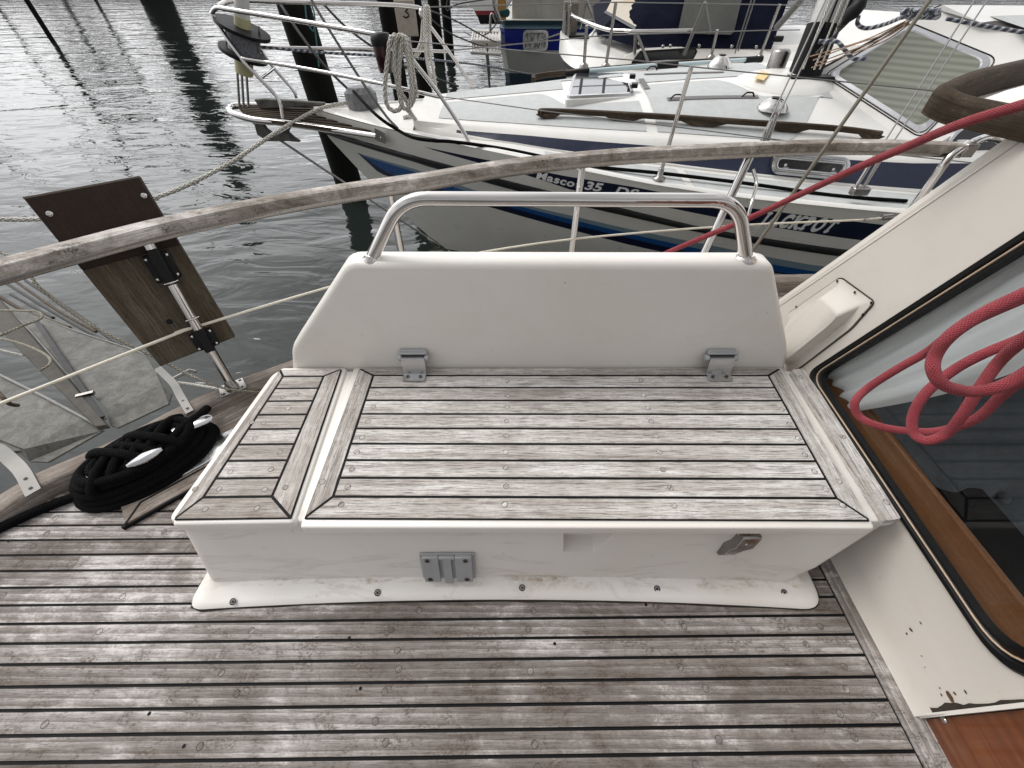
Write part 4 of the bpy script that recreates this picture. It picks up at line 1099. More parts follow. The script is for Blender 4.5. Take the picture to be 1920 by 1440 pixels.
# side deck non-skid
def sd(x0, x1):
    g = MB(); rows = []
    for i in range(31):
        x = lerp(x0, x1, i / 30); b = hb(x, 0.0); w_ = wfoot(x); zr = zz(ridge, x); zf = min(zz(foot_t, x), zr + .015)
        f = lambda k: V((x, YC - lerp(b - .075, w_ + .05, k), lerp(zr - .006, zf, lerp(.06, .85, k)) + .004)); rows.append([f(0), f(.5), f(1)])
    g.smooth = True; g.grid(rows, False); g.build('nonskid_panel', M['nonskid'], hd)
sd(.25, 1.22); sd(1.28, 4.5)
# lettering on the navy band ---------------------------------------------------
def letters(txt, pa, pb_, h_px, shear, bold, serif=False, wid=1.0):
    """set text on the hull between two image points (base line), height in px"""
    A, B = on_hull(*pa), on_hull(*pb_)
    A2_ = on_hull(pa[0], pa[1] - h_px); hgt = (A2_ - A).length
    cu = bpy.data.curves.new('t', 'FONT'); x0 = 0; polys = []; total = 0; info = []
    for ch in txt:
        if ch == ' ': total += .34; continue
        cu.body = ch; cu.size = 1.0; cu.offset = bold; cu.shear = 0
        ob = bpy.data.objects.new('t', cu); COL.objects.link(ob); bpy.context.view_layer.update()
        me = bpy.data.meshes.new_from_object(ob.evaluated_get(bpy.context.evaluated_depsgraph_get())); bpy.data.objects.remove(ob)
        vs = [v.co.copy() for v in me.vertices]; mnx = min(v.x for v in vs); mxx = max(v.x for v in vs)
        for f in me.polygons: polys.append(([(vs[i].x - mnx + total, vs[i].y) for i in f.vertices], 0))
        if serif and ch in 'AKPTJ':
            wv = mxx - mnx
            bars = {'A': [(-.09, .20, 0), (wv - .20, wv + .09, 0)], 'K': [(-.07, .24, 0), (wv - .20, wv + .07, 0), (-.07, .24, 1), (wv - .22, wv + .05, 1)], 'P': [(-.07, .28, 0), (-.07, .1, 1)], 'T': [(wv / 2 - .18, wv / 2 + .18, 0)], 'J': [(wv - .30, wv + .08, 1)]}[ch]
            for a_, b_, tp in bars:
                y0 = .70 - .11 if tp else 0.0
                polys.append(([(total + a_, y0), (total + b_, y0), (total + b_, y0 + .11), (total + a_, y0 + .11)], 1))
            if ch == 'T':
                for a_ in (0, wv - .1): polys.append(([(total + a_, .50), (total + a_ + .1, .50), (total + a_ + .1, .68), (total + a_, .68)], 1))
        total += (mxx - mnx) + .10 * wid + (.05 if serif else 0)
    total -= .1
    g = MB()
    for poly, lv in polys:
        q = []
        for (x, y) in poly:
            s = (x + shear * y) / total; xx = A.x + (B.x - A.x) * s; zb = A.z + (B.z - A.z) * s; zz_ = zb + y / .7 * hgt
            q.append(V((xx, YC - hb(xx, zz_) - .003 - lv * .0008, zz_)))
        g.face(q)
    return g.build('lettering', M['lettering'], hull, fix=False)
letters('Mascot', (1005, 334), (1086, 353), 13.5, .18, .035, wid=.6)
letters('35', (1095, 354), (1124, 358.5), 14, .18, .035, wid=.6)
letters('DS', (1152, 363), (1190, 369), 13, .18, .035, wid=.6)
letters('JACKPOT', (1421, 420), (1556, 436), 20, .0, .055, True)
# portlights in the cabin side
def side_pt(px, py, off=0.0): return on_surf(px, py, lambda x: YC - lerp(wfoot(x), wroof(x), .4) - off)
def port(c, w_, h_):
    p = side_pt(*c, 0); rs = roundpoly([(-w_, -h_), (w_, -h_), (w_, h_), (-w_, h_)], h_ * .98, 8, 3)
    sx = (YC - wfoot(p.x + .2)) - (YC - wfoot(p.x - .2)); t1 = V((.4, sx, -.02)).normalized(); t2 = V((0, .28, 1)).normalized(); n = t2.cross(t1).normalized()
    if n.y > 0: n = -n
    ring = lambda k, o: [p + t1 * q.x * k + t2 * (q.y + (k - 1) * 0) + t2 * q.y * (k - 1) * 1.0 + n * o for q in rs]
    def rg(ins, o):
        r2 = roundpoly([(-w_ + ins, -h_ + ins), (w_ - ins, -h_ + ins), (w_ - ins, h_ - ins), (-w_ + ins, h_ - ins)], (h_ - ins) * .98, 8, 3); return [p + t1 * q.x + t2 * q.y + n * o for q in r2]
    g = MB(); g.smooth = True; g.grid([rg(0, .0), rg(.004, .022), rg(.020, .026), rg(.026, .018), rg(.034, .018), rg(.038, .024), rg(.046, .020), rg(.052, .006)], True)
    f = g.build('portlight_frame', M['cast'], nei, sharp=40)
    g = MB(); g.face(rg(.05, .009)); g.build('pane', M['darkglass'], f, fix=True)
    for s in (-1, 1):
        g = MB(); g.smooth = True; c_ = p + t1 * s * w_ * .62 - t2 * h_ * .12 + n * .012; g.lathe(c_, n, [(.012, 0), (.010, .006), (.0001, .008)], 10); g.box(c_ - t2 * .022 + n * .004, (.045, .008, .02)); g.build('dog_clamp', M['cast'], f)
port((1517, 311), .275, .075)
# pilothouse with raked windows
P3 = lambda *a_: V(a_)
SP0, SN = P3(3.3, 3.288, .3), V((.02, -1, .28)).normalized()
def ysd(x, z): return 3.288 + .02 * (x - 3.3) + .28 * (z - .3)
bc, bn, tc_ = P3(2.55, YC, .325), P3(3.02, ysd(3.02, .02), .02), P3(3.24, YC, .72)
nW = (bn - bc).cross(tc_ - bc).normalized()
nW = -nW if nW.dot(CAM - bc) < 0 else nW
bc = bc + nW * .03; tc_ = tc_ + nW * .03
def onW(px, py): return plane_hit(px, py, bc, nW)
def corner(z):   # where the raked front and the side meet, at height z
    x, y = 3.1, 3.3
    for _ in range(40):
        y = ysd(x, z); x = bc.x - (nW.y * (y - bc.y) + nW.z * (z - bc.z)) / nW.x
    return P3(x, ysd(x, z), z)
tn = corner(.60)
g = MB()
for s in (0, 1):
    mm = (lambda p: V((p.x, 2 * YC - p.y, p.z))) if s else (lambda p: p)
    be, te = P3(7, ysd(7, -.03), -.03), P3(7, ysd(7, .62), .62)
    bcl = bc + (bc - tc_) * .12; bnl = corner(-.12)
    ridge_ = [mm(bcl), mm(bnl), mm(tn), mm(tc_)]; g.face(ridge_ if not s else ridge_[::-1])
    sd_ = [mm(bnl), mm(P3(7, ysd(7, -.12), -.12)), mm(te), mm(tn)]; g.face(sd_ if not s else sd_[::-1])
    rows = [[mm(tn), mm(te)], [mm(tn + V((.06, .10, .035))), mm(te + V((0, .10, .035)))], [mm(P3(3.36, 3.85, .69)), mm(P3(7, 3.85, .70))], [mm(tc_ + V((.05, 0, .02))), mm(P3(7, YC, .74))]]
    g.grid(rows, False, flip=bool(s)); q = [mm(tn), mm(tn + V((.06, .10, .035))), mm(P3(3.36, 3.85, .69)), mm(tc_ + V((.05, 0, .02))), mm(tc_)]; g.face(q)
ph = g.build('pilothouse', M['white'], nei, sharp=30, fix=True)
g = MB(); g.face([P3(3.5, 3.6, .675), P3(7, 3.6, .685), P3(7, 4.15, .748), P3(3.5, 4.15, .735)]); g.build('nonskid_panel', M['nonskid'], ph, fix=True)
wq = [onW(*p) for p in ((1548, 141), (1703, 45), (1866, 112), (1727, 256))]
t1 = (wq[2] - wq[1]).normalized(); t2 = nW.cross(t1).normalized(); nO = nW if nW.dot(CAM - bc) > 0 else -nW
to2 = lambda p: ((p - wq[0]).dot(t1), (p - wq[0]).dot(t2)); fr3 = lambda q, o: wq[0] + t1 * q[0] + t2 * q[1] + nO * o
Q2 = [to2(p) for p in wq]
def rq(ins, o): return [fr3((p.x, p.y), o) for p in roundpoly([tuple(p) for p in shrink(Q2, ins)], .07, 6, 4)]
a = NT('ribbed_blind_glass')
wv = a.n('ShaderNodeTexWave', wave_type='BANDS', bands_direction='Z'); a.l(a.coord('Object'), wv.inputs['Vector']); wv.inputs['Scale'].default_value = 9.0
a.col(a.mix(wv.outputs['Fac'], (.13, .135, .105), (.20, .205, .165))); a.rough(.04); a.b.inputs['Specular IOR Level'].default_value = .6; M['blind'] = a.m
for s in (0, 1):
    mm = (lambda p: V((p.x, 2 * YC - p.y, p.z))) if s else (lambda p: p)
    g = MB(); g.grid([[mm(p) for p in rq(0, .0)], [mm(p) for p in rq(.005, .012)], [mm(p) for p in rq(.035, .014)], [mm(p) for p in rq(.042, .006)]], True); f = g.build('window_frame', M['cast'], ph, sharp=40)
    g = MB(); g.face([mm(p) for p in rq(.04, .007)]); g.build('pane', M['blind'], f, fix=True)
    g = MB(); g.tube([mm(p) for p in rq(-.012, .003)], .004, 5, closed=True); g.build('seal', M['black'], f)
# centre post and side window
nS = V((0, -1, .30)).normalized()
def onS(px, py): return plane_hit(px, py, SP0, SN)
sw_ = [onS(*p) for p in ((1733, 318), (1800, 232), (1990, 225), (1960, 330))]
t1 = (sw_[3] - sw_[0]).normalized(); nn_ = V((.02, -1, .28)).normalized(); t2 = nn_.cross(t1).normalized()
Q3 = [((p - sw_[0]).dot(t1), (p - sw_[0]).dot(t2)) for p in sw_]
def rs3(ins, o): return [sw_[0] + t1 * p.x + t2 * p.y + nn_ * o for p in roundpoly([tuple(p) for p in shrink(Q3, ins)], .06, 6, 4)]
g = MB(); g.grid([rs3(0, -.02), rs3(.004, .014), rs3(.025, .016), rs3(.03, .006)], True); f = g.build('window_frame', M['cast'], ph, sharp=40)
g = MB(); g.face(rs3(.028, .008)); g.build('pane', M['darkglass'], f, fix=True)
# fore hatch
hc = roof_at(1126, 166)
hp = [Pz(*p, hc.z + .018) for p in ((1062, 181), (1076, 137), (1176, 136), (1190, 175))]
def hq(ins, dz):
    q = shrink([tuple(p.to_2d()) for p in hp], ins); rp_ = roundpoly([tuple(p) for p in q], .05, 6, 4); return [V((p.x, p.y, hc.z - .002 + dz)) for p in rp_]
g = MB(); g.smooth = True; g.grid([hq(-.012, -.05), hq(-.010, -.002), hq(0, .004)], True); fh = g.build('hatch_frame', M['white'], nei, sharp=40)
g = MB(); g.smooth = True; g.grid([hq(0, .0), hq(.004, .022), hq(.022, .026), hq(.03, .022)], True); fh2 = g.build('hatch_rim', M['cast'], fh, sharp=40)
g = MB(); g.face(hq(.028, .023)); a = NT('hatch_acrylic'); a.col((.03, .033, .038)); a.rough(.03); a.b.inputs['Specular IOR Level'].default_value = .45; M['hatch'] = a.m
g.build('hatch_pane', M['hatch'], fh, fix=True)
for px, py in ((1186, 143), (1190, 160)):
    g = MB(); g.box(roof_at(px, py, .045), (.05, .07, .03), Matrix.Rotation(-.2, 3, 'Z')); g.build('hatch_hinge', M['black'], fh, bevel=.006)
# teak hand rails on the roof
def roof_rail(top_px, feet, lift, w_, name='handrail', depth=.04):
    pts = [roof_at(*p, lift) for p in top_px]; sp = smooth_path(pts, 8); g = MB(); g.tone = .25
    g.tube(sp, None, prof=[(-w_, -.018), (-w_, .012), (-w_ * .5, .018), (w_ * .5, .018), (w_, .012), (w_, -.018)], up=(0, 0, 1)); o = g.build(name, M['darkteak'], nei, sharp=45)
    for (pa, pb_) in feet:
        a_, b_ = roof_at(*pa, lift), roof_at(*pb_, lift); d = (b_ - a_); g = MB(); g.tone = .2
        zl = lambda p: V((p.x, p.y, roof_z(p.x, p.y) + .003))
        p0, p1, p2, p3 = a_, a_ + d * .30, a_ + d * .70, b_
        q = [p0 + V((0, -w_ * .9, -.012)), zl(p1) + V((0, -w_ * .9, 0)), zl(p2) + V((0, -w_ * .9, 0)), p3 + V((0, -w_ * .9, -.012))]
        g.prism(q, (0, -w_ * 1.8, 0) if False else (0, w_ * -1.8, 0)); g.build('rail_foot', M['darkteak'], o, fix=True)
    return o
roof_rail([(1012, 212), (1030, 208), (1200, 216), (1400, 229), (1560, 240), (1652, 251)], [((1005, 211), (1052, 210)), ((1130, 212), (1205, 218)), ((1275, 222), (1365, 228)), ((1440, 232), (1520, 238)), ((1610, 246), (1660, 252))], .045, .016)
fr_ = [(1000, 149), (1010, 141), (1100, 131), (1230, 120), (1330, 113), (1422, 109)]
def far_pt(px, py, z): return Pz(px, py, z)
g = MB(); fp = smooth_path([Py(px, py, lerp(4.75, 5.35, i / 5)) for i, (px, py) in enumerate(fr_)], 8); g.tube(fp, None, prof=[(-.016, -.03), (-.016, .015), (.016, .015), (.016, -.03)], up=(0, 0, 1)); g.build('handrail', M['darkteak'], nei, sharp=45)
bh = MB(); bh.tube([Py(1105, 133, 4.80), Py(1232, 122, 5.05)], .018, 10); bh.tube([Py(1268, 121, 5.05), Py(1400, 112, 5.25)], .018, 10)
bh.m = 1; bh.tube([Py(1232, 123, 5.04), Py(1270, 121, 5.05)], .03, 10); bh.tube([Py(1398, 113, 5.24), Py(1428, 111, 5.28)], .03, 10); bh.tube([Py(1060, 139, 4.80), Py(1106, 133, 4.82)], .026, 10)
bo = bh.build('boat_hook', [plain('pale_blue_pole', (.50, .60, .62), .4), M['black']], None)
tag(bo, 'pale boat hook with black grips lying along the far roof rail', 'boat hook')
# chrome ventilators
def vent(px, py, r, h):
    p = roof_at(px, py, .0); g = MB(); g.lathe(p, (0, 0, 1), [(r, 0), (r, .012), (r * .85, h * .45), (r * .6, h * .8), (r * .35, h), (.0001, h * 1.03)], 26); v_ = g.build('ventilator', M['steel'], nei)
    g = MB(); g.disc(p + V((0, 0, h * 1.04)), (0, 0, 1), r * .32, 16, 0, .003); g.build('vent_cap', M['blackplastic'], v_); return v_
vent(1447, 206, .115, .075); vent(1348, 127, .105, .09)
for (px, py) in ((1268, 186), (1402, 182), (1222, 132)):
    p = roof_at(px, py, .006); g = MB(); g.tube(bend_path([p + V((-.05, 0, 0)), p + V((-.02, 0, .03)), p + V((.03, 0, .03)), p + V((.05, 0, 0))], .01, 3), .006, 6); g.build('eye_strap', M['black'], hd)
# mast with its boot, base and fittings
mb0 = P3(2.44, YC - .03, .345); mtop = Py(1588, -60, YC + .10)
md_ = (mtop - mb0).normalized()
def oval(a_, b_, n=28): return [(a_ * math.copysign(abs(math.cos(t)) ** .8, math.cos(t)), b_ * math.copysign(abs(math.sin(t)) ** .8, math.sin(t))) for t in [2 * math.pi * k / n for k in range(n)]]
g = MB(); g.smooth = True; g.tube([mb0 + md_ * k for k in (.0, .2, 1, 3, 7)], None, prof=oval(.085, .115), up=(1, 0, 0)); ms_ = g.build('mast', M['mastalu'], nei, sharp=60)
g = MB(); g.smooth = True; g.tube([mb0 - md_ * .03, mb0 + md_ * .03, mb0 + md_ * .31], [1.0, 1.0, 1.0], prof=oval(.093, .123), up=(1, 0, 0)); g.build('mast_boot', M['black'], ms_, sharp=60)
g = MB(); g.box(mb0 + V((0, 0, -.01)), (.36, .30, .03)); g.build('mast_step', M['black'], ms_, bevel=.01)
g = MB(); g.tube([mb0 + md_ * .3 + V((-.045, -.12, 0)), mb0 + md_ * 5 + V((-.045, -.12, 0))], .008, 6); g.tube([mb0 + md_ * .3 + V((.07, -.108, 0)), mb0 + md_ * 5 + V((.07, -.108, 0))], .014, 4); g.build('sail_track', M['black'], ms_)
g = MB()
for k, (ox, oy) in enumerate(((-.10, -.12), (-.02, -.14), (.03, -.13))): g.tube([mb0 + V((ox, oy, .05)), mb0 + md_ * 2.2 + V((ox, oy, 0))], .007, 6)
g.build('halyard', M['whiterope'], ms_)
g = MB(); g.lathe(roof_at(1452, 133), (0, 0, 1), [(.075, 0), (.075, .13), (.06, .15), (.0001, .155)], 20); g.build('cowl', M['steel2'], hd)
# raised moulding under the mast, following the roof
g = MB(); g.smooth = True; c0 = V((2.28, YC - .06)); rws = []
for k_, lf in ((1.0, .001), (.9, .018), (.75, .030), (.5, .036), (.25, .038), (.01, .038)):
    rws.append([V((c0.x + .40 * k_ * math.cos(t), c0.y + .30 * k_ * math.sin(t), roof_z(c0.x + .40 * k_ * math.cos(t), c0.y + .30 * k_ * math.sin(t)) + lf)) for t in [2 * math.pi * i_ / 32 for i_ in range(32)]])
g.grid(rws, True); g.build('mast_plinth', M['white'], hd)
g = MB(); q = [roof_at(*p, .050) for p in ((1414, 146), (1428, 132), (1444, 138), (1432, 151))]; g.face(q); g.build('sticker', plain('yellow_sticker', (.70, .52, .22), .5, var=.2), hd, fix=True)
# standing rigging
def wire(name, pts, r, mat, par, n=1): g = MB(); g.tube(pts, r, 7); return g.build(name, mat, par)
cp1 = hull_pt(LN[0], 3.42); 
for k, (a_, b_) in enumerate((((1427, 262), (1562, -30)), ((1437, 262), (1580, -30)))):
    wire('shroud', [Py(*a_, 2.92 + k * .1), Py(*b_, 3.6)], .0052, M['wiregrey'], ms_)
g = MB(); g.tube([Py(1420, 290, 2.92), Py(1447, 228, 2.98)], .017, 8); g.tube([Py(1430, 290, 2.94), Py(1456, 215, 3.0)], .014, 8); g.build('turnbuckle', M['steel2'], ms_)
for k, (a_, b_) in enumerate((((1604, 352), (1853, -40)), ((1618, 352), (1878, -40)))):
    wire('shroud', [Py(*a_, 2.78), Py(*b_, 3.5)], .0048, M['wiregrey'], ms_)
    g = MB(); q0, q1 = Py(*a_, 2.78), Py(a_[0] + 62, a_[1] - 100, 2.90); g.tube([q0, q0.lerp(q1, .9)], .0125, 8); g.build('turnbuckle', M['steel2'], ms_)
g = MB(); g.box(Py(1612, 358, 2.77), (.11, .05, .05)); g.build('chain_plate', M['steel2'], nei, bevel=.008)
# near side stanchions with guard wires
def nstan(top, foot, yt_, yf_):
    a_, b_ = Py(*foot, yf_), Py(*top, yt_); g = MB(); g.tube([a_, b_], .0135, 10); s_ = g.build('stanchion', M['steel'], nei)
    g = MB(); g.lathe(a_, (0, 0, 1), [(.045, -.006), (.043, .004), (.02, .012), (.019, .06), (.014, .065)], 14); g.build('stanchion_foot', M['steel2'], s_); return b_
ns1 = nstan((1297, 124), (1236, 334), 2.98, 2.96)
def gw(pts, r=.0036):
    g = MB(); g.tube(pts, r, 5); return g.build('guard_wire', M['wiregrey'], nei)
gw([Py(752, 76, 3.62), Py(1190, 113, 3.05), Py(1297, 125, 2.98), Py(1560, 151, 2.80), Py(1750, 170, 2.75), Py(2000, 192, 2.7)])
gw([Py(828, 181, 3.57), Py(1020, 208, 3.25), Py(1268, 238, 2.97), Py(1700, 292, 2.76), Py(1980, 322, 2.7)])
for (tp, ft, y_) in (((1155, 4), (1136, 124), 5.42), ((1462, 8), (1424, 108), 5.72), ((1345, 56), (1333, 108), 5.7), ((1100, 48), (1095, 124), 5.40)):
    g = MB(); g.tube([Py(*ft, y_ + .05), Py(*tp, y_)], .0165, 8); g.lathe(Py(*ft, y_ + .05), (0, 0, 1), [(.05, -.02), (.045, .01), (.02, .03)], 12); g.build('stanchion', M['steel2'], nei)
gw([Py(770, 14, 4.8), Py(1155, 4, 5.42), Py(1462, 9, 5.72), Py(1520, 10, 5.72)], .005)
gw([Py(832, 96, 4.85), Py(1136, 66, 5.43), Py(1425, 57, 5.72), Py(1500, 56, 5.72)], .005)
# pulpit
pu = nei
Y0 = 4.2
nearp = [((877, 272), 3.53), ((873, 254), 3.55), ((827, 182), 3.60), ((752, 86), 3.64), ((735, 71), 3.66), ((540, 36), 3.88), ((430, 18), 4.02), ((408, 14), 4.07), ((399, 22), 4.12), ((402, 36), 4.12), ((452, 109), 4.05), ((486, 146), 4.03), ((522, 186), 4.02), ((531, 222), 4.00)]
g = MB(); g.tube(smooth_path([Py(*p, y) for p, y in nearp], 5), .0155, 10); g.build('pulpit_tube', M['steel'], nei)
g = MB(); g.tube(smooth_path([Py(*p, y) for p, y in (((452, 109), 4.05), ((580, 130), 3.92), ((723, 159), 3.72), ((824, 182), 3.60))], 5), .0135, 8); g.build('pulpit_tube', M['steel'], nei)
g = MB(); g.tube(smooth_path([Py(*p, y) for p, y in (((408, 12), 4.07), ((440, 1), 4.25), ((543, 4), 4.45), ((768, 12), 4.80), ((792, 32), 4.80), ((843, 99), 4.85), ((886, 161), 4.88))], 5), .016, 10); g.build('pulpit_tube', M['steel'], nei)
g = MB(); g.tube(smooth_path([Py(*p, y) for p, y in (((430, 70), 4.2), ((488, 88), 4.4), ((702, 92), 4.7), ((838, 97), 4.85))], 5), .0145, 8); g.build('pulpit_tube', M['steel'], nei)
g = MB(); g.tube(smooth_path([Py(*p, y) for p, y in (((488, 92), 4.4), ((514, 128), 4.4), ((548, 167), 4.4), ((556, 184), 4.4))], 5), .0145, 8); g.tube([Py(514, 128, 4.4), Py(487, 148, 4.05)], .012, 8); g.build('pulpit_tube', M['steel'], nei)
# bow sprit: slatted platform between two tubes
tipc = Py(437, 206, 4.2)
sp = [Py(718, 258, 3.72), Py(640, 246, 3.86), Py(535, 231, 4.02), Py(478, 225, 4.06), Py(440, 214, 4.12), Py(430, 207, 4.20)]
spf = [Py(431, 205, 4.24), Py(446, 198, 4.34), Py(540, 199, 4.42), Py(655, 200, 4.50)]
g = MB(); g.tube(smooth_path(sp + spf, 5), .026, 12); spr = g.build('bowsprit_tube', M['steel'], nei)
for k in range(9):
    s = (k + .5) / 9; g = MB(); g.tone = random.random() * .5
    a0 = sp[0].lerp(spf[-1], s); a1 = sp[3].lerp(spf[1], s) + V((-.03 * math.sin(math.pi * s) , 0, 0)); a0.z += .012; a1.z += .012
    dw = (spf[1] - sp[3]); dw.z = 0; dw = dw.normalized() * .017; dw2 = (spf[-1] - sp[0]); dw2.z = 0; dw2 = dw2.normalized() * .034
    g.prism([a0 - dw2, a0 + dw2, a1 + dw, a1 - dw], (0, 0, .02), uvd=(a1 - a0)); g.build('bowsprit_slat', M['darkteak'], nei)
g = MB(); q = [Py(*p, 3.70) for p in ((702, 240), (722, 250), (724, 270), (704, 263))]; g.face(q); g.build('sprit_bracket', M['steel2'], spr, fix=True)
wire('bobstay', [Py(472, 228, 4.2), Py(822, 459, 4.2)], .011, M['steel2'], nei)
g = MB(); g.lathe(Py(806, 448, 4.19), (Py(822, 459, 4.19) - Py(806, 448, 4.19)), [(.01, -.03), (.03, 0), (.028, .08), (.015, .13)], 10); g.build('bobstay_fitting', M['steel2'], nei)
# anchor on the bow roller
g = MB(); q = [Py(*p, 4.22) for p in ((480, 229), (486, 250), (505, 262), (545, 262), (566, 264), (552, 254), (543, 246), (548, 236), (520, 252), (503, 240), (497, 231))]
g.prism(q, (0, .05, 0)); an = g.build('anchor_fluke', M['galv'], nei, bevel=.008)
g = MB(); q = [Py(*p, 4.32) for p in ((480, 184), (500, 183), (612, 191), (610, 196), (492, 202))]; g.prism(q, (0, .05, 0)); g.build('anchor_shank', M['galv'], nei, bevel=.008)
# furling drum with the forestay
fb = Py(460, 198, 4.2); ft = Py(452, -30, 4.2); fd = (ft - fb).normalized()
fz_ = lambda py: Py(lerp(460, 452, (198 - py) / 228), py, 4.2)
def cyl(name, p0_, p1_, r, mat, par, seg=20):
    g = MB(); d = p1_ - p0_; g.lathe(p0_, d, [(r, 0), (r, d.length)], seg); return g.build(name, mat, par, sharp=40)
fur = cyl('furling_drum', fz_(100), fz_(55), .105, M['fleck'], nei)
yel = plain('yellowed_plastic', (.42, .39, .22), .5, var=.1)
cyl('drum_flange', fz_(57), fz_(50), .19, M['blackplastic'], fur, 28); cyl('drum_flange', fz_(104), fz_(97), .17, M['blackplastic'], fur, 28)
cyl('drum_hub', fz_(138), fz_(104), .065, yel, fur); cyl('drum_foil', fz_(52), fz_(32), .055, yel, fur); cyl('foil_cover', fz_(34), fz_(-40), .05, plain('grey_white_foil', (.5, .5, .48), .5), fur)
for dx in (-8, 0, 9): wire('drum_link', [Py(457 + dx, 200, 4.2), Py(453 + dx, 135, 4.2)], .010, M['steel2'], fur)
for dx, dy in ((-32, 0), (31, 6)): wire('drum_cage', [fz_(50) + V((dx * .0042, 0, 0)), fz_(95 + dy) + V((dx * .0042, 0, 0))], .008, M['steel2'], fur)
# covered windlass, mooring cleat
g = MB(); wc = Py(680, 196, 4.22); rs_ = random.Random(2)
rings_ = []
for k, (r_, h_) in enumerate(((.10, -.03), (.11, .02), (.105, .09), (.075, .13), (.0001, .14))):
    rings_.append([wc + V((math.cos(t) * r_ * 1.25 * rs_.uniform(.92, 1.06), math.sin(t) * r_ * rs_.uniform(.92, 1.06), h_)) for t in [2 * math.pi * i / 16 for i in range(16)]])
g.grid(rings_, True); g.build('windlass_cover', plain('grey_tarp', (.16, .16, .165), .4, var=.3, scale=30), nei)
cl_ = Py(778, 242, 3.92); g = MB(); g.tube([cl_ + V((-.13, .02, .03)), cl_ + V((.13, -.04, .02))], .02, 8); g.tube([cl_ + V((0, 0, -.02)), cl_ + V((0, 0, .02))], .03, 8); g.build('deck_cleat', M['steel2'], nei)
# red lantern bucket hung on the pulpit
lc = Py(717, 92, 3.63); g = MB(); g.lathe(lc, (0, 0, 1), [(.0001, -.13), (.05, -.13), (.06, -.02), (.062, .02)], 16); lt_ = g.build('lamp_body', plain('dark_red_lens', (.03, .006, .007), .2), nei)
g = MB(); g.lathe(lc, (0, 0, 1), [(.066, .02), (.07, .05), (.06, .085), (.0001, .09)], 16); g.build('lamp_hood', M['blackplastic'], lt_)

# ================================================================== ROPES on the neighbour boat
def rope_coil(name, label, loops, R_, mat=M['whiterope'], laid=True, cat='rope', group=None):
    g = MB(); g.smooth = True
    for L_ in loops:
        p = smooth_path(L_, 8); (strands(g, p, R_) if laid else g.tube(p, R_, 8))
    o = g.build(name, mat, None); tag(o, label, cat, group); return o
Pn = lambda px, py, y=3.56: Py(px, py, y)
rope_coil('coiled_rope', 'thick cream laid rope coil hanging over the near bow rail beside the red lamp', [
    [Pn(742, 66), Pn(732, 75), Pn(727, 110), Pn(722, 160), Pn(725, 195), Pn(738, 208), Pn(752, 200), Pn(748, 175), Pn(741, 130), Pn(740, 85), Pn(748, 67), Pn(758, 72), Pn(764, 100), Pn(770, 145), Pn(772, 175), Pn(766, 200), Pn(758, 204), Pn(750, 180), Pn(748, 130), Pn(752, 90), Pn(757, 68)],
    [Pn(757, 68, 3.6), Pn(766, 80, 3.6), Pn(772, 110, 3.6), Pn(775, 150, 3.6), Pn(780, 170, 3.6), Pn(772, 195, 3.65), Pn(764, 205, 3.7), Pn(775, 220, 3.8), Pn(790, 245, 3.88)],
    [Pn(752, 66, 3.58), Pn(745, 90, 3.58), Pn(744, 140, 3.58), Pn(750, 170, 3.58), Pn(762, 190, 3.6), Pn(768, 208, 3.7), Pn(780, 225, 3.8), Pn(797, 244, 3.88)],
    [Pn(757, 222, 3.9), Pn(765, 218, 3.9), Pn(775, 228, 3.9), Pn(768, 240, 3.9), Pn(756, 232, 3.9), Pn(762, 222, 3.92), Pn(782, 234, 3.9), Pn(792, 248, 3.88)]], .0165)
rope_coil('coiled_rope', 'thin cream rope coil hanging on the far bow rail near the rail corner', [
    [Pn(800, 10, 4.8), Pn(793, 40, 4.8), Pn(790, 75, 4.8), Pn(779, 105, 4.8), Pn(788, 95, 4.8), Pn(798, 60, 4.8), Pn(802, 12, 4.8), Pn(806, 40, 4.8), Pn(804, 90, 4.8), Pn(812, 130, 4.8), Pn(817, 160, 4.8)],
    [Pn(797, 12, 4.78), Pn(796, 60, 4.78), Pn(799, 105, 4.78), Pn(806, 140, 4.78), Pn(816, 165, 4.78)]], .014, laid=False)
g = MB(); p = smooth_path([P3(-7.2, 3.0, .55), P3(-3.2, 2.55, .15), Py(250, 386, 2.75), Py(300, 368, 2.9), Py(420, 306, 3.4), Py(520, 245, 3.85), Py(610, 202, 4.15), Py(660, 190, 4.22)], 12)
p = smooth_path([Py(-120, 409, 2.55), Py(0, 411, 2.62), Py(70, 411, 2.68), Py(180, 402, 2.8), Py(290, 371, 2.95), Py(360, 343, 3.15), Py(440, 300, 3.45), Py(520, 247, 3.85), Py(600, 204, 4.15), Py(665, 190, 4.24)], 12)
strands(g, p, .0155, pitch=.11, seg=5); o = g.build('mooring_line', M['whiterope'], None); tag(o, 'cream laid mooring line from behind the brown board to the bow of the motor sailer', 'mooring line')
g = MB(); g.tube(smooth_path([Py(660, 168, 4.2), Pz(705, 215, .20), Pz(745, 243, .105), Pz(775, 258, .09), Pz(815, 264, .085), Pz(850, 266, .07), Py(950, 280, 3.35), Py(1100, 310, 3.15), Py(1250, 326, 3.04), Py(1400, 344, 2.95), Py(1560, 366, 2.86), Py(1700, 377, 2.8)], 6), .012, 7); o = g.build('deck_line', M['blackrope'], None); tag(o, 'long black line lying along the side deck of the motor sailer', 'rope')
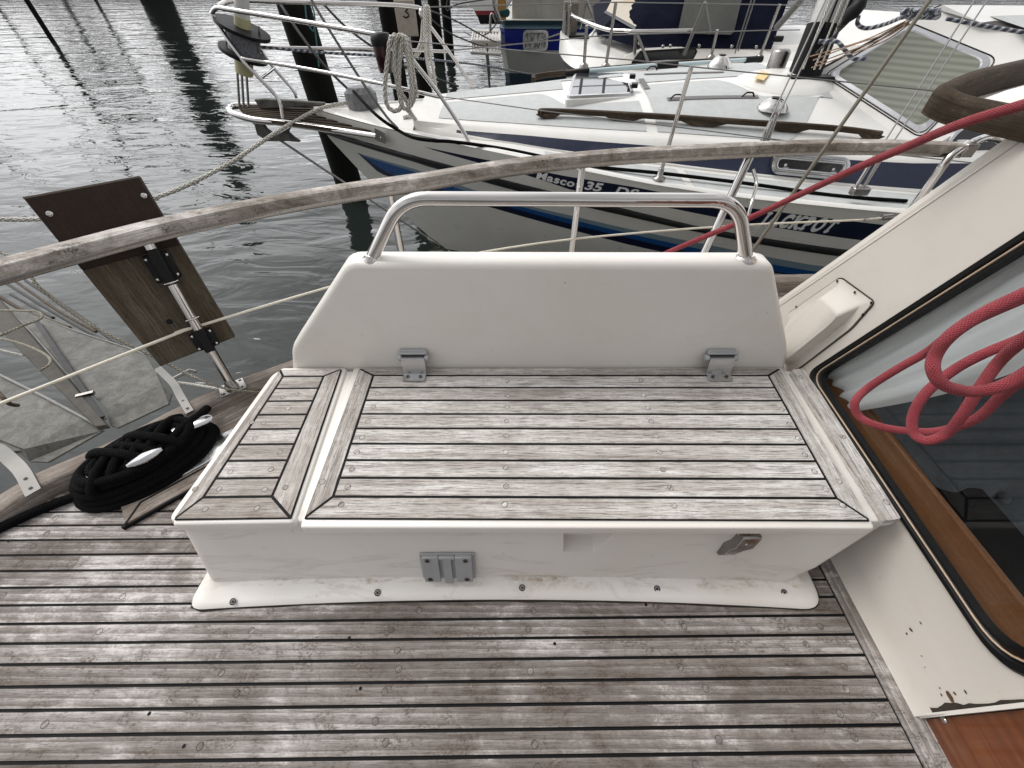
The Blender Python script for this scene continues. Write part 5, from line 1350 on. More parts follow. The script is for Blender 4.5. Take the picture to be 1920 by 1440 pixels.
for k, (pp, lb) in enumerate((
    ([(508, -20, 4.6), (560, 60, 4.3), (610, 125, 4.2), (668, 182, 4.22)], 'black line running down past the thick piling to the grey covered windlass'),
    ([(572, -20, 4.4), (620, 60, 4.2), (680, 155, 4.0), (722, 215, 3.82), (745, 240, 3.70)], 'black line sloping down across the bow rail towards the deck cleat'),
    ([(590, -10, 4.9), (660, 60, 5.1), (760, 125, 5.4), (860, 162, 5.6)], 'black line with a small block sagging behind the far bow rail'))):
    g = MB(); g.tube(smooth_path([Py(a_, b_, y) for a_, b_, y in pp], 8), .0105, 7); o = g.build('rigging_line', M['olddark'], None); tag(o, lb, 'rope')
g = MB(); g.smooth = True; strands(g, smooth_path([Py(490, 88, 4.25), Py(600, 98, 4.5), Py(760, 108, 4.9), Py(900, 122, 6.4), Py(1010, 140, 7.2), Py(1070, 128, 7.4)], 10), .011, pitch=.2, seg=5); o = g.build('mooring_line', M['fleck'], None); tag(o, 'black and white laid line stretched from the furling drum past the far bow rail', 'mooring line')
g = MB(); g.smooth = True
rr_ = random.Random(8)
for k in range(4): g.tube(smooth_path([Py(1522 + rr_.uniform(-6, 6), 106 + k * 7, 4.0), Py(1600 + rr_.uniform(-9, 9), 82 + k * 6 + rr_.uniform(-3, 3), 3.75), Py(1660, 58 + k * 6, 3.6), Py(1705, 36 + k * 3, 3.55)], 6), .0040, 6)
o = g.build('control_lines', M['tanrope'], None); tag(o, 'bundle of tan control lines led from the mast base up to the pilothouse roof', 'rope')
g = MB(); g.smooth = True
lp = [Py(1700 + 34 * math.cos(t * 1.0) + 26, 26 + 7 * math.sin(t * 1.7), 3.5 + .05 * math.sin(t * 3)) for t in [k * .45 for k in range(60)]]
g.tube(smooth_path(lp, 2), .013, 6); g.tube(smooth_path([Py(1775, 35, 3.5), Py(1830, 46, 3.45), Py(1900, 58, 3.4), Py(1990, 72, 3.3)], 6), .011, 7); g.tube(smooth_path([Py(1610, 30, 3.9), Py(1608, 45, 3.9), Py(1625, 53, 3.9), Py(1660, 45, 3.8), Py(1700, 28, 3.6)], 6), .013, 7)
g.tube(smooth_path([Py(1535, 78, 3.9), Py(1568, 78, 3.85), Py(1585, 95, 3.8), Py(1600, 110, 3.75), Py(1625, 110, 3.7)], 6), .013, 7)
o = g.build('coiled_rope', M['fleck'], None); tag(o, 'dark blue flecked rope coiled on the pilothouse roof edge of the motor sailer', 'rope')
g = MB(); bl = Py(1606, 15, 3.9); g.lathe(bl, V((-.4, 0, -.7)), [(.015, -.07), (.045, -.03), (.05, .03), (.03, .07), (.01, .10)], 14); o = g.build('rigging_block', M['blackplastic'], None); tag(o, 'black pulley block hanging beside the mast above the raked window', 'pulley block')
g = MB(); g.tube([Py(1600, 32, 3.9), Py(1530, 100, 3.95)], .008, 6); g.tube([Py(1590, 30, 3.92), Py(1570, 52, 3.92)], .014, 6); g.build('becket_line', M['olddark'], o)
# slim boom above the pilothouse
# ================================================================== our own backstay and the red rope
g = MB(); g.tube([Py(1412, 468, 1.44), Py(1752, -12, 1.62)], .0062, 8); o = g.build('backstay', plain('weathered_wire_cover', (.13, .115, .085), .6, var=.2), None); tag(o, 'thick grey brown stay wire crossing from the guard rail to the top right', 'stay wire')
DR = .0142
def Pw(px, py, w_): return Pt(px, py, DR * FPX / w_ * 1.12)
g = MB(); g.smooth = True
g.tube(smooth_path([Pw(1205, 494, 12), Pw(1290, 457, 12), Pw(1400, 411, 13.5), Pw(1480, 374, 14.5), Pw(1600, 318, 17.5), Pw(1700, 275, 20), Pw(1800, 233, 23), Pw(1920, 196, 26), Pw(2000, 170, 29)], 8), DR / 2 * .86, 14)
o = g.build('rope', M['red'], None); tag(o, 'red braided rope sloping down from the wheelhouse roof to behind the backrest', 'rope')
g = MB(); g.smooth = True
def loop(pts): g.tube(smooth_path([Pw(*p) for p in pts], 10), DR / 2 * .86, 14)
loop([(2010, 512, 33), (1920, 551, 31), (1843, 588, 30), (1783, 628, 29), (1754, 665, 28), (1750, 695, 28), (1770, 722, 28), (1819, 734, 28), (1871, 726, 29), (1930, 695, 30), (2000, 640, 32)])
loop([(2000, 590, 28), (1920, 632, 25), (1843, 664, 24), (1785, 696, 23), (1735, 738, 22.5), (1712, 780, 22), (1714, 812, 22), (1738, 826, 22.5), (1774, 813, 23), (1803, 780, 24), (1838, 726, 25), (1876, 675, 26), (1925, 632, 28), (2010, 560, 30)])
loop([(1765, 640, 21), (1735, 662, 20), (1682, 692, 19), (1628, 727, 18), (1603, 754, 18), (1610, 780, 18), (1645, 798, 18.5), (1698, 808, 19), (1762, 808, 20), (1830, 785, 21.5), (1880, 740, 23), (1930, 705, 25), (2010, 660, 27)])
loop([(1765, 640, 21), (1830, 600, 22), (1920, 560, 23), (2010, 520, 24)])
o = g.build('rope_coil', M['red'], None); tag(o, 'red braided rope hanging in loops in front of the wheelhouse window', 'rope')

# ================================================================== cleat with black rope
zc_ = .03; cc = Pz(278, 862, zc_); ang = math.atan2((Pz(400, 790, zc_) - Pz(150, 915, zc_)).y, (Pz(400, 790, zc_) - Pz(150, 915, zc_)).x)
e1 = V((math.cos(ang), math.sin(ang), 0)); e2 = V((-math.sin(ang), math.cos(ang), 0))
ct = thing('mooring_cleat', 'polished cast cleat on a teak pad under a black rope coil', 'cleat', (cc.x, cc.y, 0))
g = MB(); g.tone = .5
pd = [Pz(*p, .018) for p in ((236, 980), (222, 955), (400, 855), (412, 872), (405, 880))]
ctip = Pz(236, 983, .012); pl = ctip + e1 * .36 + e2 * .02
def padq(a0, a1, b0, b1, z): return [ctip + e1 * a0 + e2 * b0, ctip + e1 * a1 + e2 * b0, ctip + e1 * a1 + e2 * b1, ctip + e1 * a0 + e2 * b1]
g.prism([V((p.x, p.y, .014)) for p in padq(.0, .40, .0, .24, 0)], (0, 0, .013), uvd=e1); pdm = g.build('teak_pad', M['toe'], ct, bevel=.002)
g = MB()
for w_ in (.004,):
    g.box(ctip + e1 * .02 + e2 * .02 + V((0, 0, .0145 - ctip.z + .0)), (.06, .005, .002), Matrix.Rotation(ang + .8, 3, 'Z')); g.box(ctip + e1 * .21 + e2 * .042 + V((0, 0, .0145 - ctip.z)), (.34, .005, .002), Matrix.Rotation(ang, 3, 'Z')); g.box(ctip + e1 * .2 - e2 * .002 + V((0, 0, .006 - ctip.z)), (.42, .006, .012), Matrix.Rotation(ang, 3, 'Z'))
g.build('pad_seam', M['caulk'], pdm)
g = MB(); g.prism([V((p.x, p.y, .019)) for p in padq(.055, .38, .052, .13, 0)], (0, 0, .006)); g.build('base_plate', M['cast'], ct, bevel=.002)
def horn(tip_px, root_off, z_t, z_r, w0, w1):
    tip = Pz(*tip_px, z_t); root = cc + e1 * root_off + V((0, 0, z_r - zc_)); d = root - tip
    g = MB(); g.smooth = True
    ks = [0, .04, .12, .35, .62]; ws = [.35, .8, 1.0, 1.0, 1.15]
    pts = [tip + d * k for k in ks]; wl = [lerp(w0, w1, k) * q for k, q in zip(ks, ws)]
    rows = []
    for p, w_ in zip(pts, wl): rows.append([p + e2 * w_ * math.cos(t) + V((0, 0, 1)) * w_ * .42 * math.sin(t) for t in [2 * math.pi * i / 16 for i in range(16)]])
    g.grid(rows, True); g.face(rows[0]); g.face(rows[-1]); return g
horn((147, 908), -.03, .072, .082, .019, .020).build('cleat_horn', M['cast'], ct, sharp=60)
horn((398, 781), .03, .074, .082, .019, .020).build('cleat_horn', M['cast'], ct, sharp=60)
g = MB(); g.smooth = True; c3 = Pz(272, 858, .094); rows = []
for s_ in [-1, -.6, 0, .6, 1]: rows.append([c3 + e1 * s_ * .040 + e2 * .017 * (1.05 - .75 * s_ * s_) * math.cos(t) + V((0, 0, .012 * (1.05 - .6 * s_ * s_) * math.sin(t))) for t in [2 * math.pi * i / 14 for i in range(14)]])
g.grid(rows, True); g.face(rows[0]); g.face(rows[-1]); g.build('cleat_saddle', M['cast'], ct)
# the rope: layered flat ovals with a few diagonal turns over the horns
g = MB(); g.smooth = True; rr_ = random.Random(12)
pts = [Pz(-60, 1018, .013), Pz(0, 990, .013), Pz(60, 962, .013), Pz(120, 938, .014), Pz(160, 925, .016)]
g.tube(smooth_path(pts, 6), .0125, 12)
for lay in range(5):
    n_ = 40; aa = .168 - lay * .010; bb = .104 - lay * .009
    for ring in range(3 if lay < 4 else 2):
        cofs = e1 * rr_.uniform(-.006, .006) + e2 * rr_.uniform(-.005, .005); ph = rr_.random() * 6
        q = [cc + cofs + e1 * (aa - ring * .0235) * math.cos(t) + e2 * (bb - ring * .0235) * math.sin(t) + V((0, 0, -.017 + lay * .0165 + .003 * math.sin(2 * t + ph))) for t in [2 * math.pi * i / n_ for i in range(n_)]]
        g.tube(q, .0127, 12, closed=True)
for k in range(7):
    o_ = (k - 3) * .020; sgn = 1 if k % 2 else -1
    q = [cc + e1 * (o_ - .055 * sgn * s_) + e2 * (.062 * s_) + V((0, 0, .066 - .030 * abs(s_) ** 3)) for s_ in [-1 + 2 * i / 16 for i in range(17)]]
    if k in (1, 5): q = [p + V((0, 0, .010)) for p in q]
    g.tube(smooth_path(q, 2), .0122, 12)
q = [Pz(388, 766, .05), Pz(372, 780, .075), Pz(345, 800, .085), Pz(325, 822, .085), Pz(318, 850, .07)]; g.tube(smooth_path(q, 6), .0122, 12)
o = g.build('mooring_rope', M['blackrope'], None); tag(o, 'thick black rope coiled flat round the cleat and running along the toe rail', 'rope')

# ================================================================== stowed anchor outside the stern
an = thing('anchor', 'large galvanised plate anchor hung outside the toe rail at the left', 'anchor', tuple(Pz(190, 790, -.02)))
def zt(px, py): return -.02 - .14 * max(0, (800 - py) / 250)
def A3(px, py, dz=0): return Pz(px, py, zt(px, py) + dz)
def flk(pp, name):
    g = MB(); q = [A3(*p) for p in pp]; n = len(q)
    cen = sum((p for p in q), V((0, 0, 0))) / n
    g.face(q); lo = [p - V((0, 0, .006)) for p in q]; g.face(lo[::-1]); g.grid([q, lo], True); return g.build(name, M['galv'], an, fix=True)
f1 = flk([(9, 573), (50, 585), (79, 597), (146, 622), (242, 653), (271, 664), (292, 698), (303, 722), (200, 765), (125, 700), (62, 628)], 'fluke')
def fold(pp, par, dz=.03):
    g = MB(); q = [A3(p[0], p[1], p[2]) for p in pp]; g.face(q); lo = [p - V((0, 0, .006)) for p in q]; g.face(lo[::-1]); g.grid([q, lo], True); return g.build('fluke_flange', M['galv'], par, fix=True)
fold([(200, 765, 0), (303, 722, 0), (322, 738, -.03), (316, 757, -.03), (220, 802, -.03), (206, 797, -.03)], f1)
f2 = flk([(-60, 690), (0, 706), (85, 746), (165, 780), (45, 842), (-60, 800)], 'fluke')
fold([(45, 842, 0), (165, 780, 0), (194, 807, -.03), (90, 866, -.03), (55, 865, -.03), (34, 848, -.02)], f2)
fold([(-60, 800, 0), (45, 842, 0), (34, 848, -.02), (-60, 850, -.02)], f2)
g = MB(); g.tube([A3(-60, 690, .004), A3(0, 703, .006), A3(85, 745, .006), A3(170, 790, .006), A3(188, 802, .004)], .0055, 7); g.tube([A3(9, 573, .0), A3(62, 627, .005), A3(125, 700, .005), A3(197, 786, .005)], .0045, 6); g.tube([A3(79, 597, 0), A3(146, 622, .003), A3(242, 653, .003), A3(271, 664, 0)], .003, 6); g.build('stiffening_rib', M['zinc_highlight'], an)
g = MB(); g.tone = .2
q = [A3(-20, 540, .02), A3(10, 572, .02), A3(200, 796, .02), A3(178, 800, .02), A3(-20, 600, .02)]
g.prism(q, (0, 0, .02), uvd=(A3(200, 796) - A3(10, 572))); g.build('shank', M['shank'], an, bevel=.003)
g = MB(); q = [A3(60, 600, .0225), A3(72, 600, .0225), A3(196, 780, .0225), A3(183, 783, .0225)]; g.prism(q, (0, 0, .004)); g.build('shank_slot', M['black'], an)
g = MB(); q0 = A3(133, 748, .02); g.box(A3(160, 740, .03), (.05, .012, .012), Matrix.Rotation(.4, 3, 'Z')); g.build('pin', M['steel2'], an)
for k, (a_, b_, r_) in enumerate((((10, 530), (212, 648), .008), ((30, 528), (180, 622), .007), ((48, 526), (225, 648), .008), ((-20, 545), (130, 615), .009), ((20, 552), (100, 596), .007), ((62, 530), (223, 646), .006))):
    g = MB(); g.smooth = True; m_ = ((a_[0] + b_[0]) / 2 + (k % 3 - 1) * 5, (a_[1] + b_[1]) / 2 + (k % 2) * 5)
    g.tube(smooth_path([A3(*a_, -.03), A3(*m_, -.04), A3(*b_, -.03)], 8), r_, 7); o = g.build('old_line', M['board'] if k % 2 else M['olddark'], None)
    tag(o, 'old weathered brown line in the bundle slanting behind the stowed anchor', 'rope', 'old lines behind the anchor')
for nm, lb, pp, r_, mat in (
    ('thin_line', 'grey flecked line hanging from the guard rail down to the stanchion foot', [(-40, 455, .45), (0, 473, .42), (40, 495, .40), (80, 545, .34), (150, 597, .26), (220, 636, .2), (290, 670, .14), (360, 705, .08), (420, 728, .075), (480, 735, .03), (500, 740, .0)], .0038, M['greyrope']),
    ('thin_line', 'short grey line hooked over the edge of the right anchor fluke', [(292, 697, -.02), (310, 705, .0), (325, 715, .01), (338, 724, .0)], .0038, M['greyrope']),
    ('hose_loop', 'upper curved grey hose looping over the tip of the anchor', [(-40, 640, .02), (0, 629, .02), (42, 611, .02), (72, 600, .02), (79, 592, .02), (72, 585, .02), (50, 583, .02), (0, 582, .0), (-40, 585, .0)], .0042, M['greyrope']),
    ('hose_loop', 'lower curved grey hose curling over the anchor shank', [(-40, 632, .02), (0, 635, .02), (42, 645, .02), (79, 661, .02), (94, 674, .02), (91, 685, .02), (74, 695, .02)], .0042, M['greyrope']),
    ('cord', 'short white twisted cord above the left anchor fluke', [(-30, 651, -.1), (0, 656, -.1), (44, 666, -.1)], .005, M['whiterope']),
    ('cord', 'short white twisted cord leading to the stanchion foot', [(335, 717, -.03), (370, 722, .0), (415, 730, .045)], .0048, M['whiterope']),
    ('lashing', 'brown lashing tail hanging off the lifeline at the left edge', [(-10, 730, .25), (8, 748, .25), (20, 758, .22), (33, 760, .18)], .005, M['board'])):
    g = MB(); g.smooth = True; q = smooth_path([Pz(*p) for p in pp], 8)
    (strands(g, q, r_, pitch=r_ * 5) if nm == 'cord' else g.tube(q, r_, 8)); o = g.build(nm, mat, None); tag(o, lb, 'rope' if nm != 'hose_loop' else 'hose')
M['strapm'] = plain('brushed_strap', (.17, .165, .155), .5, .5, var=.1)
def strap(label, pp, w_):
    t = thing('anchor_bracket', label, 'bracket', tuple(Pz(*pp[-1])), 'anchor brackets'); g = MB()
    q = smooth_path([Pz(*p) for p in pp], 5); g.tube(q, None, prof=[(-w_, -.0015), (-w_, .0015), (w_, .0015), (w_, -.0015)], up=(0, 0, 1)); g.build('strap', M['strapm'], t, sharp=40)
    a_, b_ = Pz(*pp[-2]), Pz(*pp[-1])
    for k in (.35, .8):
        c = a_.lerp(b_, k) + V((0, 0, .002)); g = MB(); g.disc(c, (0, 0, 1), .0045, 10, 0, .0012); g.build('bolt', M['black'], t)
strap('stainless strap bracket on the toe rail beside the right anchor fluke', [(296, 690, -.03), (310, 704, .01), (326, 720, .03), (338, 742, ZC + .004), (356, 773, ZC + .004)], .011)
strap('broad stainless strap bracket on the toe rail at the left edge', [(-30, 838, .02), (-5, 842, .04), (20, 862, .06), (42, 885, ZC + .006), (63, 924, ZC + .005)], .016)
g = MB(); g.tube([Pz(321, 712, -.02), Pz(355, 694, -.03), Pz(368, 697, -.04)], .006, 8); o = g.build('metal_pin', M['steel2'], None); tag(o, 'small bent metal bar sticking out beside the right anchor bracket', 'metal bar')
# ================================================================== WATER, HARBOUR AND BOATS BEHIND
ZW = -1.3
a = NT('harbour_water')
w1 = a.noise(a.coord('Object', (.5, 1.2, 1), rot=(0, 0, .10)), .75, 3, .45, .3)
w2 = a.noise(a.coord('Object', (.8, 1.9, 1), rot=(0, 0, -.12)), 1.7, 3, .45, .8)
w3 = a.noise(a.coord('Object', (1.0, 1.4, 1), rot=(0, 0, .5)), 19, 2, .5, .2)
h = a.math('MULTIPLY_ADD', w2, .30, a.math('MULTIPLY', w1, 1.0)); h = a.math('MULTIPLY_ADD', w3, .004, h)
a.bump(h, 1.0, .085); a.col((.013, .017, .015)); a.rough(.01); a.b.inputs['IOR'].default_value = 1.33; M['water'] = a.m
g = MB(); g.face([(-300, -60, ZW), (300, -60, ZW), (300, 400, ZW), (-300, 400, ZW)]); tag(g.build('water', M['water'], None), 'dark rippled harbour water', kind='structure')
a = NT('wet_black_piling'); n = a.noise(a.coord('Object', (3, 3, .6)), 3, 7, .7, .5)
a.col(a.ramp(n, (.3, (.003, .0035, .003)), (.7, (.011, .011, .009)))); a.rough(.8); a.bump(n, .6, .02); a.b.inputs['Specular IOR Level'].default_value = .12; M['pile'] = a.m
def piling(name, label, px, py, y, r, top, lean=(0, 0), cat='piling', group='dark wooden pilings', mat=None):
    b = Py(px, py, y); b.z = ZW
    g = MB(); rs_ = random.Random(px); pts = [V((b.x, b.y, ZW - .6)), b, b + V((lean[0] * .5, lean[1] * .5, (top - ZW) * .5)), b + V((lean[0], lean[1], top - ZW))]
    g.smooth = True; g.tube(pts, [r, r, r * .98, r * .95], 18); o = g.build(name, mat or M['pile'], None, sharp=50); tag(o, label, cat, group); return b
piling('piling', 'tall thick black piling standing in the water behind the bowsprit', 655, 345, 5.85, .175, 1.5, (-.08, .0))
piling('piling', 'black piling with a pale number board behind the pulpit corner', 757, 205, 8.2, .13, 1.9)
piling('piling', 'black piling just right of the one with the number board', 797, 172, 9.6, .14, 1.9)
piling('piling', 'slim dark piling left of the swimming platforms', 823, 106, 16.5, .17, 2.2)
piling('piling', 'slimmest dark piling beside the red bottomed boat', 843, 96, 18.5, .16, 2.2)
g = MB(); nbp = Py(762, 35, 8.0); g.box(nbp, (.30, .03, .40)); o = g.build('number_board', plain('pale_wood_board', (.42, .37, .30), .8, var=.15), None, bevel=.01); tag(o, 'pale wooden board nailed to a black piling behind the pulpit', 'board')
g = MB()
def dot(cx, cz, s): g.disc(nbp + V((cx, -.017, cz)), (0, -1, 0), s, 10)
tp = [(-.03, .15), (.0, .17), (.035, .15), (.035, .12), (.0, .10), (.04, .08), (.045, .05), (.0, .03), (-.035, .05)]
g.tube([nbp + V((x, -.017, z - .02)) for x, z in tp], .010, 6); g.build('painted_mark', M['black'], o)
g = MB(); g.tube(smooth_path([Py(572, 5, 5.55), Py(576, 40, 5.55), Py(588, 58, 5.55), Py(590, 30, 5.55), Py(584, 8, 5.55)], 6), .008, 6); g.tube(smooth_path([Py(590, 50, 5.6), Py(596, 100, 5.6), Py(598, 125, 5.6)], 6), .008, 6); o = g.build('hanging_cord', plain('teal_cord', (.06, .16, .17), .8), None); tag(o, 'thin teal cord looped on the thick black piling', 'cord')
# slim pole at the far left and the tall post whose reflection crosses the water
b = Py(99, 77, 21.5); g = MB(); g.tube([V((b.x, b.y, ZW - .5)), V((b.x, b.y, ZW + 5.5))], .09, 10); tag(g.build('mooring_pole', M['pile'], None), 'thin dark pole standing in the water at the far left', 'pole')
fog = plain('far_grey', (.10, .10, .095), .9, var=.3, scale=3)
fogd = plain('far_dark_foliage', (.022, .028, .016), .95, var=.6, scale=2)
def far_x(px, y): return (px - 960) / FPX * (y * CP + 2.3 * SP * .9)
# far quay, trees and masts beyond the top of the frame: the water mirrors them
tq = plain('quay_stone', (.10, .085, .07), .9, var=.4, scale=2)
g = MB(); g.box((0, 62, -.4), (360, 2, 2.0)); tag(g.build('quay', tq, None), 'distant quay wall', kind='structure')
g = MB(); g.box((0, 146, .4), (600, 166, .5)); tag(g.build('far_shore', M['pile'], None), 'distant shore', kind='structure')
rs_ = random.Random(21)
def tree(x, y, h, w_, label):
    t = thing('tree', label, 'tree', (x, y, .6), 'trees on the far quay'); g = MB(); g.smooth = True; g.tube([V((x, y, .5)), V((x + .3, y, h * .4)), V((x + .2, y, h * .75))], [.3, .22, .08], 8); g.build('trunk', M['pile'], t)
    g = MB()
    for k in range(900):
        u_ = rs_.random() * 2 * math.pi; v_ = rs_.uniform(-1, 1); r_ = rs_.random() ** .45; s_ = math.sqrt(1 - v_ * v_)
        bump_ = 1 + .35 * mnoise.noise(V((math.cos(u_) * 2 + x, math.sin(u_) * 2, v_ * 2)))
        c = V((x + math.cos(u_) * s_ * w_ * r_ * bump_, y + math.sin(u_) * s_ * w_ * r_ * .7, h * .62 + v_ * h * .42 * r_ * bump_)); q = rs_.uniform(.2, .42)
        a_ = V((rs_.uniform(-1, 1), rs_.uniform(-1, 1), rs_.uniform(-1, 1))).normalized(); b_ = a_.orthogonal().normalized(); d_ = a_.cross(b_)
        g.face([c + b_ * q, c + d_ * q * .7, c - b_ * q, c - d_ * q * .7])
    g.build('crown', fogd, t)
tree(-52, 64, 11, 5.0, 'broad dark tree on the far quay at the left'); tree(-43, 66, 12.5, 5.0, 'tall dark tree on the far quay beside the broad one'); tree(-82, 64, 9, 6, 'outermost dark tree on the far quay at the left')
tree(-14, 66, 8, 6, 'low dark tree on the far quay straight ahead')
tree(40, 66, 10, 6, 'dark tree on the far quay at the right')
g = MB(); g.tube([V((-31.5, 49, ZW - .5)), V((-31.5, 49, ZW + 16.8))], 1.25, 18); tag(g.build('harbour_tower', M['pile'], None), 'tall slim harbour tower beyond the upper left, mirrored in the water', 'tower')
for x, hgt, r_, lb in ((-45.5, 15.0, .13, 'thin bare mast beyond the water at the far left'), (-36.5, 15.0, .14, 'thin bare mast beyond the water left of the harbour tower'), (-56, 17.5, .15, 'thin bare mast beyond the left edge of the view')):
    g = MB(); g.tube([V((x, 48.5, ZW)), V((x + .3, 48.5, ZW + hgt))], r_, 8); tag(g.build('bare_mast', M['pile'], None), lb, 'mast', 'bare masts over the water')

# ---------------------------------------------------------------- blue hulled boat
bb = thing('blue_boat', 'broad blue and white motor boat seen from astern behind the bow of the motor sailer', 'motor boat', tuple(Py(1000, 150, 13.0).to_2d()) + (ZW,))
def bbp(px, py, y=13.0): return Py(px, py, y)
bluep = plain('deep_blue_paint', (.008, .018, .20), .35, var=.1); greenrim = plain('dark_green_rim', (.02, .05, .065), .6, var=.3, scale=4)
greyw = plain('dull_grey_white', (.42, .42, .39), .5, var=.06, scale=2); lowblue = plain('faded_boot_blue', (.03, .055, .08), .6, var=.2)
xl, xr = bbp(937, 60).x, bbp(1300, 60).x
zt_ = [bbp(940, p).z for p in (38, 53, 95, 142)] + [ZW - .4]
prof_ = [(0.0, zt_[0]), (.04, zt_[0] - .08), (-.06, zt_[1]), (.0, zt_[1] - .02), (.05, zt_[2]), (.35, zt_[3]), (.6, zt_[4])]
mats_ = [0, 0, 1, 1, 2, 3]
def bbrow(k): i_, z = prof_[k]; return [V((xl + i_ * .3 + .6, 22, z)), V((xl + i_ * .3 + .03, 14.5 + i_, z)), V((xl + i_ * .3, 13.2 + i_, z)), V((xl + i_ * .3 + .12, 13.0 + i_, z)), V((xr, 13.0 + i_ - .1, z))]
g = MB(); g.grid([bbrow(k) for k in range(7)], False, mats=lambda j, i: {0: 0, 1: 0, 2: 1, 3: 1, 4: 2, 5: 3}[j]); g.build('hull', [greenrim, bluep, greyw, lowblue], bb, sharp=30, fix=True)
g = MB(); g.face([V((xl, 13.0, zt_[0] - .01)), V((xr, 12.9, zt_[0] - .01)), V((xr, 22, zt_[0] - .01)), V((xl + .4, 22, zt_[0] - .01))]); g.build('deck', greyw, bb)
cl0 = bbp(960, 32, 13.4); cr0 = bbp(1300, 40, 13.4)
a = NT('dull_beige_wall'); n = a.noise(a.coord('Object', (1, 1, .6)), 1.6, 7, .65, .4); a.col(a.ramp(n, (.3, (.22, .205, .175)), (.7, (.36, .345, .305)))); a.rough(.7)
g = MB(); g.box(((cl0.x + cr0.x) / 2, 15.5, .8), (cr0.x - cl0.x, 4.0, 1.9)); g.build('cabin', a.m, bb, bevel=.05)
wcen = bbp(1004, 76, 12.98); rp2 = roundpoly([(-.31, -.20), (.31, -.20), (.31, .20), (-.31, .20)], .11, 6, 2)
g = MB(); g.smooth = True; rp3 = roundpoly([(-.26, -.15), (.26, -.15), (.26, .15), (-.26, .15)], .08, 6, 2)
g.grid([[wcen + V((p.x, .04, p.y)) for p in rp2], [wcen + V((p.x, -.03, p.y)) for p in rp2], [wcen + V((p.x, -.03, p.y)) for p in rp3], [wcen + V((p.x, .02, p.y)) for p in rp3]], True); pf = g.build('window_frame', M['cast'], bb, sharp=40)
a = NT('lace_curtain_glass'); n = a.noise(a.coord('Object', (6, 1, 3)), 3, 3, .6); a.col(a.ramp(n, (.4, (.10, .10, .10)), (.6, (.38, .38, .36)))); a.rough(.15)
g = MB(); g.face([wcen + V((p.x, .0, p.y)) for p in rp3]); g.build('pane', a.m, pf, fix=True)
def slat_platform(q, label):
    t = thing('swim_step', label, 'boarding step', tuple(q[0]), 'slatted steps astern of the blue boat'); n_ = 9; q = [V(p) for p in q]
    wm = plain('pale_slats', (.55, .52, .48), .7)
    g = MB(); g.tube([q[0], q[1], q[2], q[3]], .035, 6, closed=True); g.build('frame', wm, t)
    for k in range(n_):
        s0 = (k + .25) / n_; s1 = (k + .8) / n_; g = MB(); g.prism([q[0].lerp(q[1], s0), q[0].lerp(q[1], s1), q[3].lerp(q[2], s1), q[3].lerp(q[2], s0)], (0, 0, .03)); g.build('slat', wm, t)
    g = MB(); a_ = q[0].lerp(q[2], .5); g.tube([a_, a_ + V((.05, .1, -.8))], .03, 6); g.build('support', M['steel2'], t)
slat_platform([bbp(884, 78, 12.6), bbp(938, 78, 12.6), bbp(938, 60, 13.2), bbp(888, 60, 13.2)], 'upper pale slatted step astern of the blue boat')
slat_platform([bbp(884, 99, 12.4), bbp(938, 102, 12.4), bbp(938, 84, 13.0), bbp(884, 84, 13.0)], 'lower pale slatted step astern of the blue boat')
g = MB(); g.tube(smooth_path([bbp(925, -20, 12.9), bbp(927, 8, 12.9), bbp(934, 28, 12.9), bbp(938, 40, 12.9)], 5), .05, 8); g.tube(smooth_path([bbp(919, 62, 12.8), bbp(920, 32, 12.8), bbp(924, 27, 12.8), bbp(930, 40, 12.9)], 5), .03, 6); g.build('stern_rail', M['steel2'], bb)
g = MB(); g.box(bbp(941, 5, 13.3), (.20, .12, .6)); g.build('locker_door', plain('ochre_wood', (.30, .16, .03), .6), bb)
g = MB(); rs_ = random.Random(5)
g.tube(smooth_path([bbp(945 + rs_.uniform(-7, 9), 24 + rs_.uniform(-6, 6), 12.95) for _ in range(22)], 4), .028, 6); tag(g.build('rope_tangle', plain('teal_rope', (.01, .05, .05), .8), None), 'dark teal rope bundle on the corner of the blue boat deck', 'rope')
# ---------------------------------------------------------------- red bottomed boat
rb = thing('white_boat', 'white boat with a red and black bottom at the top edge behind the pilings', 'boat', tuple(Py(910, 50, 21).to_2d()) + (ZW,))
redp = plain('red_antifoul', (.22, .012, .016), .6, var=.2)
g = MB(); rows = []
for (pxl, py, m_) in ((868, -12, 0), (889, 20, 0), (893, 28, 1), (896, 33, 2), (900, 45, 2)):
    rows.append([Py(pxl, py, 20.4), Py(pxl + 30, py, 20.6), Py(990, py, 21.5)])
g.grid(rows, False, mats=lambda j, i: [0, 1, 2, 2][j]); g.grid([[rows[0][0], rows[0][1], rows[0][2]], [p + V((.4, 4, 0)) for p in rows[0]]], False); g.build('hull', [M['hullwhite'], redp, M['black']], rb, sharp=40, fix=True)
# ---------------------------------------------------------------- cruiser with the navy canopy
cr_ = thing('canopy_cruiser', 'cream cabin cruiser under a navy blue canopy behind the white motor sailer', 'cabin cruiser', tuple(Py(1200, 120, 7.2).to_2d()) + (ZW,))
C = lambda px, py, y: Py(px, py, y)
